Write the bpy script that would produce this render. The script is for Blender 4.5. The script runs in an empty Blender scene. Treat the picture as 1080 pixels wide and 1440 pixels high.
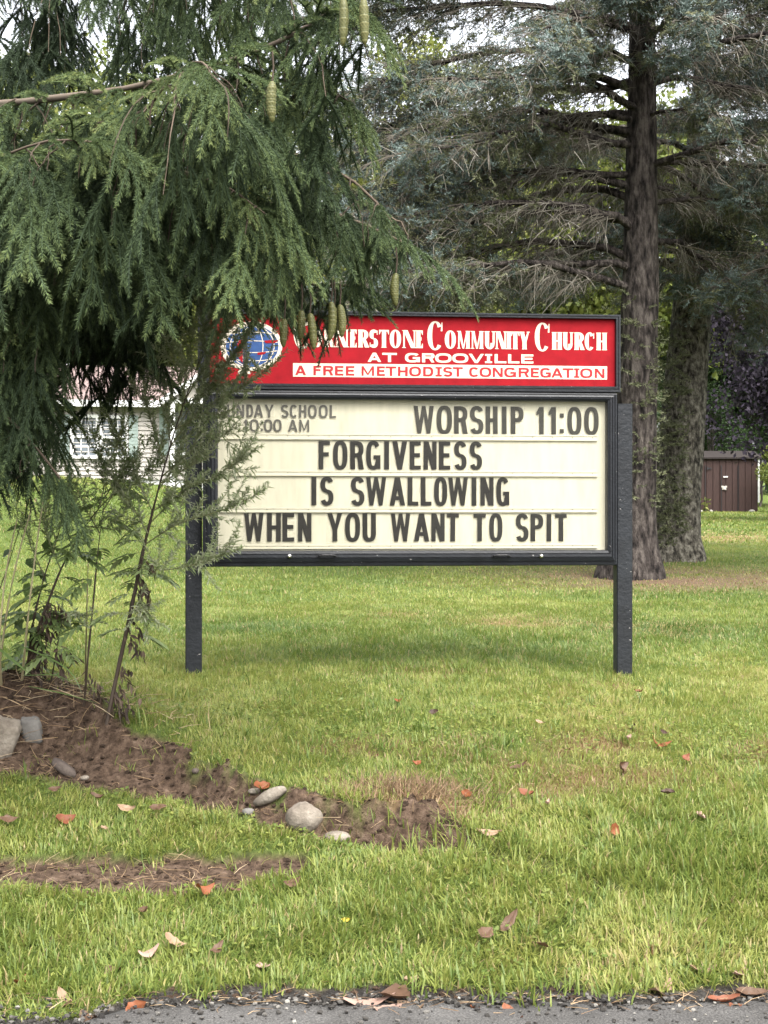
import bpy, math, random
import numpy as np

# ------------------------------------------------------------------ camera, world, sun, exposure
C = bpy.context.scene.collection
SC = bpy.context.scene
F = 2160.0            # focal length in photograph pixels (photograph 1080 x 1440)
EYE = 1.5
R = math.radians
cam_d = bpy.data.cameras.new('camera'); cam = bpy.data.objects.new('camera', cam_d); C.objects.link(cam)
cam.location = (0, 0, EYE); cam.rotation_euler = (R(90), 0, 0)
cam_d.sensor_fit = 'VERTICAL'; cam_d.sensor_height = 36.0; cam_d.lens = 36.0 * F / 1440.0
cam_d.clip_start = 0.05; cam_d.clip_end = 2000
SC.camera = cam
SUN_EL, SUN_AZ = R(60), R(155)      # azimuth measured from +Y clockwise: behind the camera, a little to the left
world = bpy.data.worlds.new('World'); SC.world = world; world.use_nodes = True
wn = world.node_tree; wn.nodes.clear()
sky = wn.nodes.new('ShaderNodeTexSky'); sky.sky_type = 'NISHITA'; sky.sun_disc = False
sky.sun_elevation = SUN_EL; sky.sun_rotation = SUN_AZ; sky.dust_density = 6.0; sky.air_density = 1.0; sky.ozone_density = 1.0
hs = wn.nodes.new('ShaderNodeHueSaturation'); hs.inputs['Saturation'].default_value = 0.22
bg = wn.nodes.new('ShaderNodeBackground'); bg.inputs["Strength"].default_value = 0.15
wo = wn.nodes.new('ShaderNodeOutputWorld')
wn.links.new(sky.outputs[0], hs.inputs['Color']); wn.links.new(hs.outputs[0], bg.inputs[0]); wn.links.new(bg.outputs[0], wo.inputs[0])
sun_d = bpy.data.lights.new('sun', 'SUN'); sun_d.energy = 1.05; sun_d.angle = R(80); sun_d.color = (1.0, 0.95, 0.86)
sun = bpy.data.objects.new('sun', sun_d); C.objects.link(sun)
sun.rotation_euler = (R(90) - SUN_EL, 0, math.pi - SUN_AZ)
SC.view_settings.view_transform = 'Standard'; SC.view_settings.look = 'None'; SC.view_settings.gamma = 1.0
SC.view_settings.use_curve_mapping = False
SC.view_settings.exposure = 2.25
SC.cycles.max_bounces = 8; SC.cycles.transparent_max_bounces = 12

rng = np.random.default_rng(7)
random.seed(7)

# ------------------------------------------------------------------ helpers
def nrm(v):
    v = np.asarray(v, float)
    return v / np.maximum(np.linalg.norm(v, axis=-1, keepdims=True), 1e-9)

def _h(ix, iy, s):
    h = (ix.astype(np.int64) * 374761393 + iy.astype(np.int64) * 668265263 + s * 1274126177) & 0xffffffff
    h = ((h ^ (h >> 13)) * 1274126177) & 0xffffffff
    return ((h ^ (h >> 16)) & 0xffff) / 65535.0
def vnoise(x, y, s=0):
    x = np.asarray(x, float); y = np.asarray(y, float)
    ix = np.floor(x); iy = np.floor(y); fx = x - ix; fy = y - iy
    fx = fx * fx * (3 - 2 * fx); fy = fy * fy * (3 - 2 * fy)
    a = _h(ix, iy, s); b = _h(ix + 1, iy, s); c = _h(ix, iy + 1, s); d = _h(ix + 1, iy + 1, s)
    return (a * (1 - fx) + b * fx) * (1 - fy) + (c * (1 - fx) + d * fx) * fy
def fbm(x, y, s=0, o=4):
    t = 0; a = 1; n = 0
    for k in range(o):
        t = t + a * vnoise(x * 2 ** k, y * 2 ** k, s + 17 * k); n += a; a *= .5
    return t / n
def sstep(a, b, x):
    t = np.clip((np.asarray(x, float) - a) / (b - a), 0, 1); return t * t * (3 - 2 * t)

def mk(name, V, faces, mat=None, parent=None, smooth=False, tint=None, attrs=None):
    """one mesh object from arrays; faces is a list of int arrays (n,k)"""
    V = np.asarray(V, np.float32).reshape(-1, 3)
    faces = [np.asarray(f, np.int32) for f in faces if len(f)]
    loops = np.concatenate([f.ravel() for f in faces]) if faces else np.zeros(0, np.int32)
    tot = np.concatenate([np.full(len(f), f.shape[1], np.int32) for f in faces]) if faces else np.zeros(0, np.int32)
    me = bpy.data.meshes.new(name)
    me.vertices.add(len(V)); me.vertices.foreach_set('co', V.ravel())
    me.loops.add(len(loops)); me.loops.foreach_set('vertex_index', loops)
    me.polygons.add(len(tot)); st = np.zeros(len(tot), np.int32); st[1:] = np.cumsum(tot)[:-1]
    me.polygons.foreach_set('loop_start', st)
    me.polygons.foreach_set('use_smooth', np.full(len(tot), bool(smooth)))
    if tint is not None:
        a = me.attributes.new('tint', 'FLOAT', 'POINT'); a.data.foreach_set('value', np.asarray(tint, np.float32).ravel())
    for k, v in (attrs or {}).items():
        a = me.attributes.new(k, 'FLOAT', 'POINT'); a.data.foreach_set('value', np.asarray(v, np.float32).ravel())
    me.update(calc_edges=True)
    if mat: me.materials.append(mat)
    o = bpy.data.objects.new(name, me); C.objects.link(o)
    if parent: o.parent = parent
    return o

class MB:
    def __init__(s): s.V = []; s.F = {}; s.T = []; s.n = 0
    def add(s, V, F, tint=0.5):
        V = np.asarray(V, float).reshape(-1, 3)
        for f in F:
            f = np.asarray(f, np.int64)
            if f.ndim == 1: f = f[None]
            s.F.setdefault(f.shape[1], []).append(f + s.n)
        s.V.append(V); s.n += len(V)
        t = np.asarray(tint, float).ravel()
        s.T.append(np.full(len(V), t[0]) if len(t) == 1 else t)
    def box(s, c, size, rot=None, tint=0.5):
        x, y, z = np.array(size) / 2
        V = np.array([[-x,-y,-z],[x,-y,-z],[x,y,-z],[-x,y,-z],[-x,-y,z],[x,-y,z],[x,y,z],[-x,y,z]])
        if rot is not None: V = V @ np.asarray(rot).T
        s.add(V + np.array(c), [[[0,3,2,1],[4,5,6,7],[0,1,5,4],[1,2,6,5],[2,3,7,6],[3,0,4,7]]], tint)
    def build(s, name, mat, parent=None, smooth=False):
        if not s.V: return None
        return mk(name, np.concatenate(s.V), [np.concatenate(f) for f in s.F.values()], mat, parent, smooth, np.concatenate(s.T))

def tubes(P, Rr, m=5):
    """P (n,k,3), Rr (n,k) -> verts, quads"""
    P = np.asarray(P, float); Rr = np.asarray(Rr, float)
    n, k, _ = P.shape
    T = nrm(np.gradient(P, axis=1))
    ref = np.where(np.abs(T[..., 2:3]) > .93, np.array([1., 0, 0]), np.array([0, 0, 1.]))
    A = nrm(np.cross(T, ref)); B = np.cross(T, A)
    a = np.arange(m) / m * 2 * math.pi
    V = P[:, :, None] + Rr[:, :, None, None] * (np.cos(a)[:, None] * A[:, :, None] + np.sin(a)[:, None] * B[:, :, None])
    i = np.arange(m); j = (i + 1) % m
    q = np.stack([i, j, j + m, i + m], -1)
    q = q[None] + (np.arange(k - 1) * m)[:, None, None]
    q = q.reshape(-1, 4)[None] + (np.arange(n) * k * m)[:, None, None]
    return V.reshape(-1, 3), q.reshape(-1, 4)

def resample(P, k):
    P = np.asarray(P, float); d = np.r_[0, np.cumsum(np.linalg.norm(np.diff(P, axis=0), axis=1))]
    # smooth by a Catmull-like cubic through chordal parameters
    t = np.linspace(0, d[-1], k)
    out = np.stack([np.interp(t, d, P[:, c]) for c in range(P.shape[1])], 1)
    for _ in range(2):
        out[1:-1] = .25 * out[:-2] + .5 * out[1:-1] + .25 * out[2:]
    return out

def blades(B, az, lean, L, W, segs, tint, curl=1.0):
    """grass blades: B (n,3) bases; returns V,F,tint"""
    n = len(B)
    out = np.stack([np.cos(az), np.sin(az), np.zeros(n)], 1)
    side = np.stack([-np.sin(az), np.cos(az), np.zeros(n)], 1)
    ts = {1: [0, 1], 2: [0, .55, 1], 3: [0, .4, .75, 1]}[segs]
    wd = {1: [1, 0], 2: [1, .75, 0], 3: [.8, 1, .65, 0]}[segs]
    rows = []; up = np.array([0, 0, 1.])
    pos = B.copy(); prev = 0
    for t, w in zip(ts, wd):
        if t > 0:
            ang = lean * (.35 + curl * (t + prev) / 2)
            pos = pos + ((t - prev) * L)[:, None] * (np.sin(ang)[:, None] * out + np.cos(ang)[:, None] * up)
            prev = t
        if w > 0:
            rows.append(pos - side * (W * w / 2)[:, None]); rows.append(pos + side * (W * w / 2)[:, None])
        else: rows.append(pos)
    V = np.stack(rows, 1); k = V.shape[1]
    off = (np.arange(n) * k)[:, None]
    Fs = []
    for s in range(segs - 1):
        Fs.append(off + np.array([2*s, 2*s+1, 2*s+3, 2*s+2]))
    Fs.append(off + np.array([k-3, k-2, k-1]))
    return V.reshape(-1, 3), Fs, np.repeat(tint, k)

def quads_dir(B, D, S, L, W, tint, mid=.45):
    """lanceolate leaf / needle: one quad from base to tip"""
    n = len(B)
    V = np.stack([B, B + D * (L * mid)[:, None] - S * (W / 2)[:, None], B + D * L[:, None], B + D * (L * mid)[:, None] + S * (W / 2)[:, None]], 1)
    f = (np.arange(n) * 4)[:, None] + np.arange(4)
    return V.reshape(-1, 3), f, np.repeat(tint, 4)

def rand_dir(n):
    return nrm(rng.normal(size=(n, 3)))

def tag(o, label=None, cat=None, group=None, kind=None):
    if label: o['label'] = label
    if cat: o['category'] = cat
    if group: o['group'] = group
    if kind: o['kind'] = kind
    return o
def thing(name, label, cat, loc=(0, 0, 0), rz=0, group=None):
    o = bpy.data.objects.new(name, None); C.objects.link(o); o.empty_display_size = .1
    o.location = loc; o.rotation_euler = (0, 0, rz)
    return tag(o, label, cat, group)

# ------------------------------------------------------------------ materials
def newmat(name):
    m = bpy.data.materials.new(name); m.use_nodes = True
    nt = m.node_tree; nt.nodes.clear()
    return m, nt, nt.nodes, nt.links
def ramp(nodes, stops):
    r = nodes.new('ShaderNodeValToRGB'); e = r.color_ramp.elements
    while len(e) < len(stops): e.new(0.5)
    for k, (p, c) in enumerate(stops):
        e[k].position = p; e[k].color = (*c, 1)
    return r
def tex_noise(nodes, links, scale, detail=4, rough=.6, coord='Object', vec=None):
    n = nodes.new('ShaderNodeTexNoise'); n.inputs['Scale'].default_value = scale; n.inputs['Detail'].default_value = detail; n.inputs['Roughness'].default_value = rough
    if vec is None:
        tc = nodes.new('ShaderNodeTexCoord'); links.new(tc.outputs[coord], n.inputs['Vector'])
    else: links.new(vec, n.inputs['Vector'])
    return n
def foliage(name, stops, trans=.35, rough=.55, spec=.3, nscale=0):
    m, nt, N, L = newmat(name)
    at = N.new('ShaderNodeAttribute'); at.attribute_name = 'tint'
    r = ramp(N, stops); L.new(at.outputs['Fac'], r.inputs[0])
    p = N.new('ShaderNodeBsdfPrincipled'); p.inputs['Roughness'].default_value = rough; p.inputs['Specular IOR Level'].default_value = spec
    L.new(r.outputs[0], p.inputs['Base Color'])
    o = N.new('ShaderNodeOutputMaterial')
    if trans:
        t = N.new('ShaderNodeBsdfTranslucent'); L.new(r.outputs[0], t.inputs[0])
        x = N.new('ShaderNodeMixShader'); x.inputs[0].default_value = trans
        L.new(p.outputs[0], x.inputs[1]); L.new(t.outputs[0], x.inputs[2]); L.new(x.outputs[0], o.inputs[0])
    else: L.new(p.outputs[0], o.inputs[0])
    return m
def solid(name, stops, scale=8, rough=.6, bump=0, bscale=None, spec=.4, metal=0, stretch=None, detail=5, specks=None, bdist=.02):
    """noise-varied surface; stops for the noise ramp"""
    m, nt, N, L = newmat(name)
    tc = N.new('ShaderNodeTexCoord'); vec = tc.outputs['Object']
    if stretch:
        mp = N.new('ShaderNodeMapping'); mp.inputs['Scale'].default_value = stretch; L.new(vec, mp.inputs[0]); vec = mp.outputs[0]
    n = tex_noise(N, L, scale, detail, vec=vec)
    r = ramp(N, stops); L.new(n.outputs['Fac'], r.inputs[0])
    col = r.outputs[0]
    if specks:
        sscale, thr, scol = specks
        n2 = tex_noise(N, L, sscale, 2, vec=tc.outputs['Object'])
        r2 = ramp(N, [(thr, (0, 0, 0)), (min(thr + .02, 1), (1, 1, 1))]); L.new(n2.outputs['Fac'], r2.inputs[0])
        mx = N.new('ShaderNodeMixRGB'); mx.inputs[2].default_value = (*scol, 1); L.new(r2.outputs[0], mx.inputs[0]); L.new(col, mx.inputs[1]); col = mx.outputs[0]
    p = N.new('ShaderNodeBsdfPrincipled'); p.inputs['Roughness'].default_value = rough
    p.inputs['Specular IOR Level'].default_value = spec; p.inputs['Metallic'].default_value = metal
    L.new(col, p.inputs['Base Color'])
    if bump:
        b = N.new('ShaderNodeBump'); b.inputs['Strength'].default_value = min(1, bump); b.inputs['Distance'].default_value = bdist
        n3 = tex_noise(N, L, bscale or scale, 6, vec=vec)
        L.new(n3.outputs['Fac'], b.inputs['Height']); L.new(b.outputs[0], p.inputs['Normal'])
    o = N.new('ShaderNodeOutputMaterial'); L.new(p.outputs[0], o.inputs[0])
    return m
def flat(name, c, rough=.6, spec=.3, var=.12, scale=20, metal=0):
    d = tuple(x * (1 - var) for x in c); e = tuple(min(1, x * (1 + var)) for x in c)
    return solid(name, [(.3, d), (.7, e)], scale, rough, spec=spec, metal=metal)

# ------------------------------------------------------------------ terrain
_kd = np.array([0, 4.62, 4.74, 4.9, 5.5, 6.2, 7.2, 9.15, 12, 20, 23, 40, 60, 90, 200, 600.])
_kz = np.array([-.02, -.02, .0, .05, .14, .28, .42, .555, .585, .66, .81, 1.13, 1.5, 2.2, 6, 20.])
def _mono(x):
    # piecewise linear softened by averaging three shifted lookups
    x = np.asarray(x, float); w = np.clip(.04 * x, .05, 2)
    return (np.interp(x - w, _kd, _kz) + np.interp(x, _kd, _kz) + np.interp(x + w, _kd, _kz)) / 3
def Hbase(x, y):
    z = _mono(y)
    z = z + 1.27 * sstep(3, -9, x) * sstep(12, 38, y)
    z = z - .06 * sstep(.5, 1.5, x) * np.exp(-((y - 9.4) / 1.6) ** 2)
    z = z + .27 * np.exp(-(((x + 1.95) / .62) ** 2 + ((y - 7.35) / .5) ** 2))
    z = z + .10 * np.exp(-(((x + 1.2) / .3) ** 2 + ((y - 7.15) / .3) ** 2))
    return z
def proj(x, y, z):
    y = np.maximum(y, .5)
    return 540 + F * x / y, 720 - F * (z - EYE) / y
_dx = [-900, 0, 60, 110, 150, 200, 240, 300, 350, 400, 480, 560, 620, 660, 672]
_dt = [930, 952, 962, 985, 1010, 1040, 1071, 1095, 1112, 1127, 1146, 1156, 1160, 1170, 1186]
_db = [1066, 1072, 1079, 1086, 1092, 1102, 1112, 1130, 1142, 1152, 1170, 1182, 1189, 1192, 1186]
def road_edge(x):
    return 4.655 - .17 * sstep(-.70, -.95, x) + .17 * (fbm(x * 1.3, x * 0, 71, 3) - .5) + .07 * (fbm(x * 9, x * 0 + 3, 72, 3) - .5) + .02 * sstep(.3, 1.2, x)
def ground_info(x, y):
    """height and the masks (bare earth, dry grass, litter, long grass)"""
    x = np.asarray(x, float); y = np.asarray(y, float)
    z = Hbase(x, y); u, v = proj(x, y, z)
    j = (fbm(x * 9, y * 6, 5) - .5) * 44 + (fbm(x * 40, y * 26, 6, 2) - .5) * 12
    top = np.interp(u, _dx, _dt); bot = np.interp(u, _dx, _db)
    inx = sstep(676, 655, u + j * .6)
    near = (y < 9)
    d1 = sstep(-7, 7, v + j - top) * sstep(-7, 7, bot - v - j * .7) * inx * near
    t = (v - top) / np.maximum(bot - top, 8)
    A = .11 * sstep(700, 560, u) * near
    s = .5 - sstep(.0, .6, t)
    s = s * np.where(t < 0, np.exp(np.clip(t * .8, -20, 0)), 1) * np.where(t > 1, np.exp(-np.clip((t - 1) * .9, 0, 20)), 1)
    z = z + A * s
    z = z - .045 * np.exp(-((t - .85) / .25) ** 2) * sstep(330, 480, u) * sstep(700, 640, u) * near
    z = z + d1 * ((fbm(x * 5, y * 5, 11, 5) - .5) * .17 + (fbm(x * 26, y * 26, 12, 4) - .5) * .05)
    # lower worn strip
    t2 = np.interp(u, [-900, 0, 200, 300, 440], [1190, 1191, 1195, 1194, 1204]); b2 = np.interp(u, [-900, 0, 200, 330, 440], [1246, 1248, 1252, 1244, 1215])
    d2 = sstep(-5, 4, v + j * .6 - t2) * sstep(-6, 6, b2 - v - j * .6) * sstep(452, 425, u) * near
    z = z - .03 * d2 + d2 * (fbm(x * 30, y * 30, 14, 3) - .5) * .015
    # strip of earth beside the road
    d3 = sstep(.13, .06, y - road_edge(x) + (fbm(x * 5, y * 4, 21, 4) - .5) * .16)
    z = z + d3 * (fbm(x * 25, y * 25, 22, 3) - .5) * .02
    # trench that runs on through the grass to the right
    yl = np.interp(u, [640, 700, 770, 850, 935], [1188, 1200, 1218, 1246, 1272])
    tr = np.exp(-((v - yl) / 9) ** 2) * sstep(650, 700, u) * sstep(960, 920, u) * near * sstep(.25, .6, vnoise(x * 6, y * 3, 33) + .12)
    z = z - .05 * tr
    z = z + (fbm(x * 1.3, y * 1.3, 41, 3) - .5) * .05 * sstep(4.9, 5.6, y)
    bare = np.clip(np.maximum.reduce([d1, d2, d3, tr * .8]), 0, 1); ground_info.tar = d3
    def blob(cu, cv, ru, rv, n=1.0):
        return np.exp(-(((u - cu) / ru) ** 2 + ((v - cv) / rv) ** 2)) * sstep(.25, .65, fbm(x * 5, y * 3, 51, 3) * n + .1)
    dry = 1.5 * blob(600, 1152, 62, 24) + .85 * blob(850, 1045, 75, 13) + .75 * blob(870, 1090, 110, 16) + .6 * blob(700, 1062, 90, 22) + .55 * blob(500, 1055, 60, 14) \
        + .5 * blob(1060, 1055, 40, 16) + .5 * blob(760, 1110, 90, 16) + .35 * blob(600, 945, 90, 7) + .4 * blob(860, 965, 60, 7)
    tan = 1.1 * blob(715, 874, 70, 8) + .7 * blob(560, 868, 60, 6) + 1.0 * blob(1030, 757, 60, 8) + .6 * blob(860, 880, 150, 7) + .5 * blob(950, 893, 60, 5)
    lit = sstep(3.4, 0, np.hypot((x - 3.6) / 1.25, (y - 19.2) / 1.2)) * 1.1 * sstep(.2, .6, fbm(x * .8, y * .8, 61, 3) + .12)
    lng = np.exp(-(((u - 1010) / 190) ** 2 + ((v - 1225) / 75) ** 2)) + .8 * np.exp(-(((u - 20) / 70) ** 2 + ((v - 1330) / 60) ** 2)) \
        + .5 * np.exp(-(((u - 560) / 260) ** 2 + ((v - 1300) / 30) ** 2)) + .5 * np.exp(-(((u - 600) / 500) ** 2 + ((v - 905) / 30) ** 2))
    return z, bare, np.clip(dry, 0, 1.3), np.clip(tan, 0, 1), np.clip(lit, 0, 1), lng
def H(x, y): return ground_info(np.atleast_1d(x), np.atleast_1d(y))[0]
_ds = np.geomspace(4.5, 120, 2600)
def hit(u, v):
    """the ground point seen at photograph pixel (u,v)"""
    x = (u - 540) / F * _ds; zr = EYE + (720 - v) / F * _ds
    below = np.nonzero(zr < H(x, _ds))[0]
    d = _ds[below[0]] if len(below) else 100.
    x = (u - 540) / F * d
    return np.array([x, d, float(H(x, d)[0])])
def at(u, v, d): return np.array([(u - 540) / F * d, d, EYE + (720 - v) / F * d])
# ------------------------------------------------------------------ ground sheet, road
def ground_mat():
    m, nt, N, L = newmat('lawn_soil')
    def attr(n):
        a = N.new('ShaderNodeAttribute'); a.attribute_name = n; return a.outputs['Fac']
    n1 = tex_noise(N, L, 26, 6, .7); n2 = tex_noise(N, L, 5, 4); n3 = tex_noise(N, L, 120, 3)
    turf = ramp(N, [(.3, (.035, .05, .014)), (.52, (.075, .105, .024)), (.75, (.12, .14, .035))]); L.new(n1.outputs['Fac'], turf.inputs[0])
    dirt = ramp(N, [(.30, (.020, .013, .009)), (.47, (.066, .044, .030)), (.6, (.112, .077, .055)), (.76, (.19, .14, .105))]); L.new(n1.outputs['Fac'], dirt.inputs[0])
    dryc = ramp(N, [(.3, (.11, .06, .03)), (.7, (.24, .17, .09))]); L.new(n3.outputs['Fac'], dryc.inputs[0])
    tarc = ramp(N, [(.3, (.012, .011, .010)), (.5, (.032, .029, .026)), (.75, (.085, .078, .070))]); L.new(n1.outputs['Fac'], tarc.inputs[0])
    litc = ramp(N, [(.3, (.07, .045, .03)), (.7, (.16, .11, .07))]); L.new(n1.outputs['Fac'], litc.inputs[0])
    cur = turf.outputs[0]
    for a, c in (('dry', dryc), ('tan', dryc), ('litter', litc), ('bare', dirt), ('tar', tarc)):
        mx = N.new('ShaderNodeMixRGB'); L.new(attr(a), mx.inputs[0]); L.new(cur, mx.inputs[1]); L.new(c.outputs[0], mx.inputs[2]); cur = mx.outputs[0]
    p = N.new('ShaderNodeBsdfPrincipled'); p.inputs['Roughness'].default_value = .95; p.inputs['Specular IOR Level'].default_value = .1
    L.new(cur, p.inputs['Base Color'])
    b = N.new('ShaderNodeBump'); b.inputs['Strength'].default_value = .9; b.inputs['Distance'].default_value = .03
    n4 = tex_noise(N, L, 45, 8, .75); L.new(n4.outputs['Fac'], b.inputs['Height']); L.new(b.outputs[0], p.inputs['Normal'])
    o = N.new('ShaderNodeOutputMaterial'); L.new(p.outputs[0], o.inputs[0]); return m

ys = np.concatenate([np.linspace(-30, 4.4, 12), np.arange(4.5, 8.2, .018), np.geomspace(8.22, 700, 230)])
tj = np.linspace(-1, 1, 421); tj = np.sign(tj) * np.abs(tj) ** 1.35
hw = np.where(ys < 4.5, 14, 3.2 + np.clip(ys - 4.5, 0, None) * .75 + np.clip(ys - 12, 0, None) * 1.0)
hw[:12] = np.linspace(40, 3.4, 12)
GX = tj[None] * hw[:, None]; GY = np.repeat(ys[:, None], len(tj), 1)
gz, gb, gd, gt, gl, _ = ground_info(GX.ravel(), GY.ravel())
gtar = np.where(GY.ravel() < 4.6, 1, ground_info.tar); gz = np.where(GY.ravel() < 4.6, -.02, gz)
nr, nc = GX.shape
i = (np.arange(nr - 1)[:, None] * nc + np.arange(nc - 1)[None]).ravel()
gq = np.stack([i, i + 1, i + nc + 1, i + nc], 1)
g = mk('lawn_ground', np.stack([GX.ravel(), GY.ravel(), gz], 1), [gq], ground_mat(), smooth=True, attrs={'bare': gb, 'dry': np.clip(gd, 0, 1), 'tan': gt, 'litter': gl, 'tar': gtar})
tag(g, kind='structure')

# asphalt: an irregular, crumbled edge
def asphalt():
    m, nt, N, L = newmat('asphalt')
    n1 = tex_noise(N, L, 3, 5); n2 = tex_noise(N, L, 160, 3, .8)
    v = N.new('ShaderNodeTexVoronoi'); v.inputs['Scale'].default_value = 110
    tc = N.new('ShaderNodeTexCoord'); L.new(tc.outputs['Object'], v.inputs['Vector'])
    r = ramp(N, [(.25, (.012, .011, .010)), (.5, (.042, .040, .038)), (.8, (.13, .125, .118))]); L.new(n2.outputs['Fac'], r.inputs[0])
    r2 = ramp(N, [(.3, (.42, .40, .37)), (.7, (1.3, 1.3, 1.3))]); L.new(n1.outputs['Fac'], r2.inputs[0])
    mx = N.new('ShaderNodeMixRGB'); mx.blend_type = 'MULTIPLY'; mx.inputs[0].default_value = 1; L.new(r.outputs[0], mx.inputs[1]); L.new(r2.outputs[0], mx.inputs[2])
    p = N.new('ShaderNodeBsdfPrincipled'); p.inputs['Roughness'].default_value = .9; L.new(mx.outputs[0], p.inputs['Base Color'])
    b = N.new('ShaderNodeBump'); b.inputs['Strength'].default_value = .8; b.inputs['Distance'].default_value = .008
    L.new(v.outputs['Distance'], b.inputs['Height']); L.new(b.outputs[0], p.inputs['Normal'])
    o = N.new('ShaderNodeOutputMaterial'); L.new(p.outputs[0], o.inputs[0]); return m
xs = np.linspace(-14, 14, 1401)
edge = road_edge(xs)
rows = [np.full_like(xs, -7.), np.full_like(xs, 3.), edge - .35, edge - .1, edge - .04, edge, edge + .012]
zs = [.02, .03, .012, .008, .006, .002, -.03]
RV = np.stack([np.stack([xs, rr, np.full_like(xs, zz) + (0 if k in (0, 1, 6) else (fbm(xs * 14, xs * 0 + k, 77, 3) - .5) * .012)], 1) for k, (rr, zz) in enumerate(zip(rows, zs))], 0)
nc = len(xs); i = (np.arange(len(rows) - 1)[:, None] * nc + np.arange(nc - 1)[None]).ravel()
tag(mk('road', RV.reshape(-1, 3), [np.stack([i, i + 1, i + nc + 1, i + nc], 1)], asphalt(), smooth=True), kind='structure')

# ------------------------------------------------------------------ grass
M_grass = foliage('grass_blade', [(0, (.042, .080, .016)), (.3, (.108, .158, .033)), (.55, (.195, .228, .050)), (.76, (.285, .28, .085)), (.88, (.30, .23, .12)), (1, (.13, .06, .03))], trans=.5, rough=.45, spec=.35)
def grass_zone(y0, y1, dens, Lm, Wm, segs, margin, rseed):
    yy = np.linspace(y0, y1, 400); w = .25 * yy + margin
    cdf = np.cumsum(w); cdf /= cdf[-1]
    n = int(float(np.mean(2 * w) * (y1 - y0)) * dens)
    y = np.interp(rng.random(n), cdf, yy); hw = .25 * y + margin
    x = (rng.random(n) * 2 - 1) * hw
    z, bare, dry, tan, lit, lng = ground_info(x, y)
    keep = (rng.random(n) < np.where(np.abs(x) > .25 * y + .45, .62, 1)) & (rng.random(n) > bare * 1.25 - .1) & (rng.random(n) > lit * .6) & (rng.random(n) > dry * .3) & (y > road_edge(x) + .045)
    patch = fbm(x * 3.1, y * 3.1, 83, 3)
    keep &= rng.random(n) < .55 + patch * .9
    x, y, z, dry, tan, lit, lng, patch, bare = [a[keep] for a in (x, y, z, dry, tan, lit, lng, patch, bare)]
    n = len(x)
    clump = fbm(x * 16, y * 16, 84, 2)
    az = rng.random(n) * 6.283
    flow = fbm(x * 2.5, y * 2.5, 85, 2) * 12
    az = np.where(rng.random(n) < .45, flow + rng.normal(0, .6, n), az)
    lean = np.clip(rng.normal(.92, .42, n), .05, 1.7) + .35 * bare
    L = Lm * (.45 + .75 * rng.random(n) + .7 * (clump - .5)) * (1 + .9 * lng) * (1 - .4 * np.clip(tan + lit, 0, 1))
    W = Wm * (.6 + .8 * rng.random(n))
    big = fbm(x * .9, y * .5, 86, 3)
    ynear = sstep(10.2, 8.8, y)
    tint = .38 + .18 * ynear + .55 * (big - .5) + .35 * (clump - .5) + rng.normal(0, .09, n) - .12 * lng
    tint = np.where(rng.random(n) < .075 + .35 * tan, .8 + rng.random(n) * .1, tint)
    tint = np.where(rng.random(n) < dry * .75, .88 + rng.random(n) * .12, tint)
    tint = np.where(rng.random(n) < lit * .5, .85 + rng.random(n) * .14, tint)
    tint = np.clip(tint, 0, 1)
    return blades(np.stack([x, y, z - .004], 1), az, lean, np.maximum(L, .012), W, segs, tint)
gb_ = MB()
for a in ((4.5, 6.4, 13000, .048, .0046, 3, 1.7, 1), (6.4, 9.6, 9500, .043, .0048, 2, 1.8, 2), (9.6, 15, 4200, .042, .0062, 2, 2.0, 3), (15, 28, 1000, .052, .013, 1, 2.5, 4), (28, 75, 150, .075, .04, 1, 3, 5)):
    V, Fs, T = grass_zone(*a); gb_.add(V, Fs, T)
tag(gb_.build('lawn_grass', M_grass), 'mown yellow green grass growing over the lawn and the road bank', 'grass', kind='stuff')

# tufts of longer grass at the posts, along the trench and the road edge
tb = MB()
def tuft(p, n, L, W, spread, tlo, thi):
    b = np.stack([p[0] + rng.normal(0, spread, n), p[1] + rng.normal(0, spread, n), np.zeros(n)], 1); b[:, 2] = H(b[:, 0], b[:, 1]) - .005
    V, Fs, T = blades(b, rng.random(n) * 6.283, np.clip(rng.normal(.8, .4, n), .05, 1.6), L * (.5 + .8 * rng.random(n)), np.full(n, W), 3, tlo + (thi - tlo) * rng.random(n)); tb.add(V, Fs, T)
for u, v in [(700, 1195), (730, 1203), (765, 1214), (800, 1228), (840, 1243), (880, 1255), (920, 1270), (620, 1200), (655, 1195), (590, 1198), (960, 1265), (1000, 1240), (1040, 1220), (1070, 1200), (980, 1200), (1030, 1260), (940, 1230), (690, 1180), (430, 1250), (200, 1300), (160, 1290), (90, 1330), (40, 1330), (30, 1360), (10, 1290), (560, 1290), (600, 1310), (340, 1290)]:
    for k in range(3):
        tuft(hit(u + rng.normal(0, 22), v + rng.normal(0, 11)), 20, .10, .0055, .045, .25, .66)
for u, v in [(100, 1385), (180, 1390), (300, 1395), (380, 1388), (470, 1385), (560, 1380), (650, 1388), (740, 1390), (820, 1395), (900, 1388), (980, 1380), (1050, 1375), (690, 1405), (240, 1398), (590, 1395)]:
    for k in range(3):
        tuft(hit(u + rng.normal(0, 25), v + rng.normal(0, 4)), 18, .07, .006, .03, .2, .6)
for k in range(150):
    p_ = np.array([rng.uniform(-1.6, 1.7), rng.uniform(4.75, 9.2), 0]); _i = ground_info(p_[:1], p_[1:2])
    if _i[1][0] < .85: tuft(p_, 22, rng.uniform(.06, .10), .006, .035, .15, .5 if k % 3 else .8)
for u, v in [(120, 1050), (215, 1070), (180, 1085), (300, 1110), (60, 1075), (345, 1120), (480, 1150), (540, 1165), (250, 1080), (100, 1215), (220, 1220), (330, 1222), (40, 1225), (150, 1230), (410, 1135)]: tuft(hit(u, v), 14, .055, .0045, .03, .3, .7)
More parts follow.
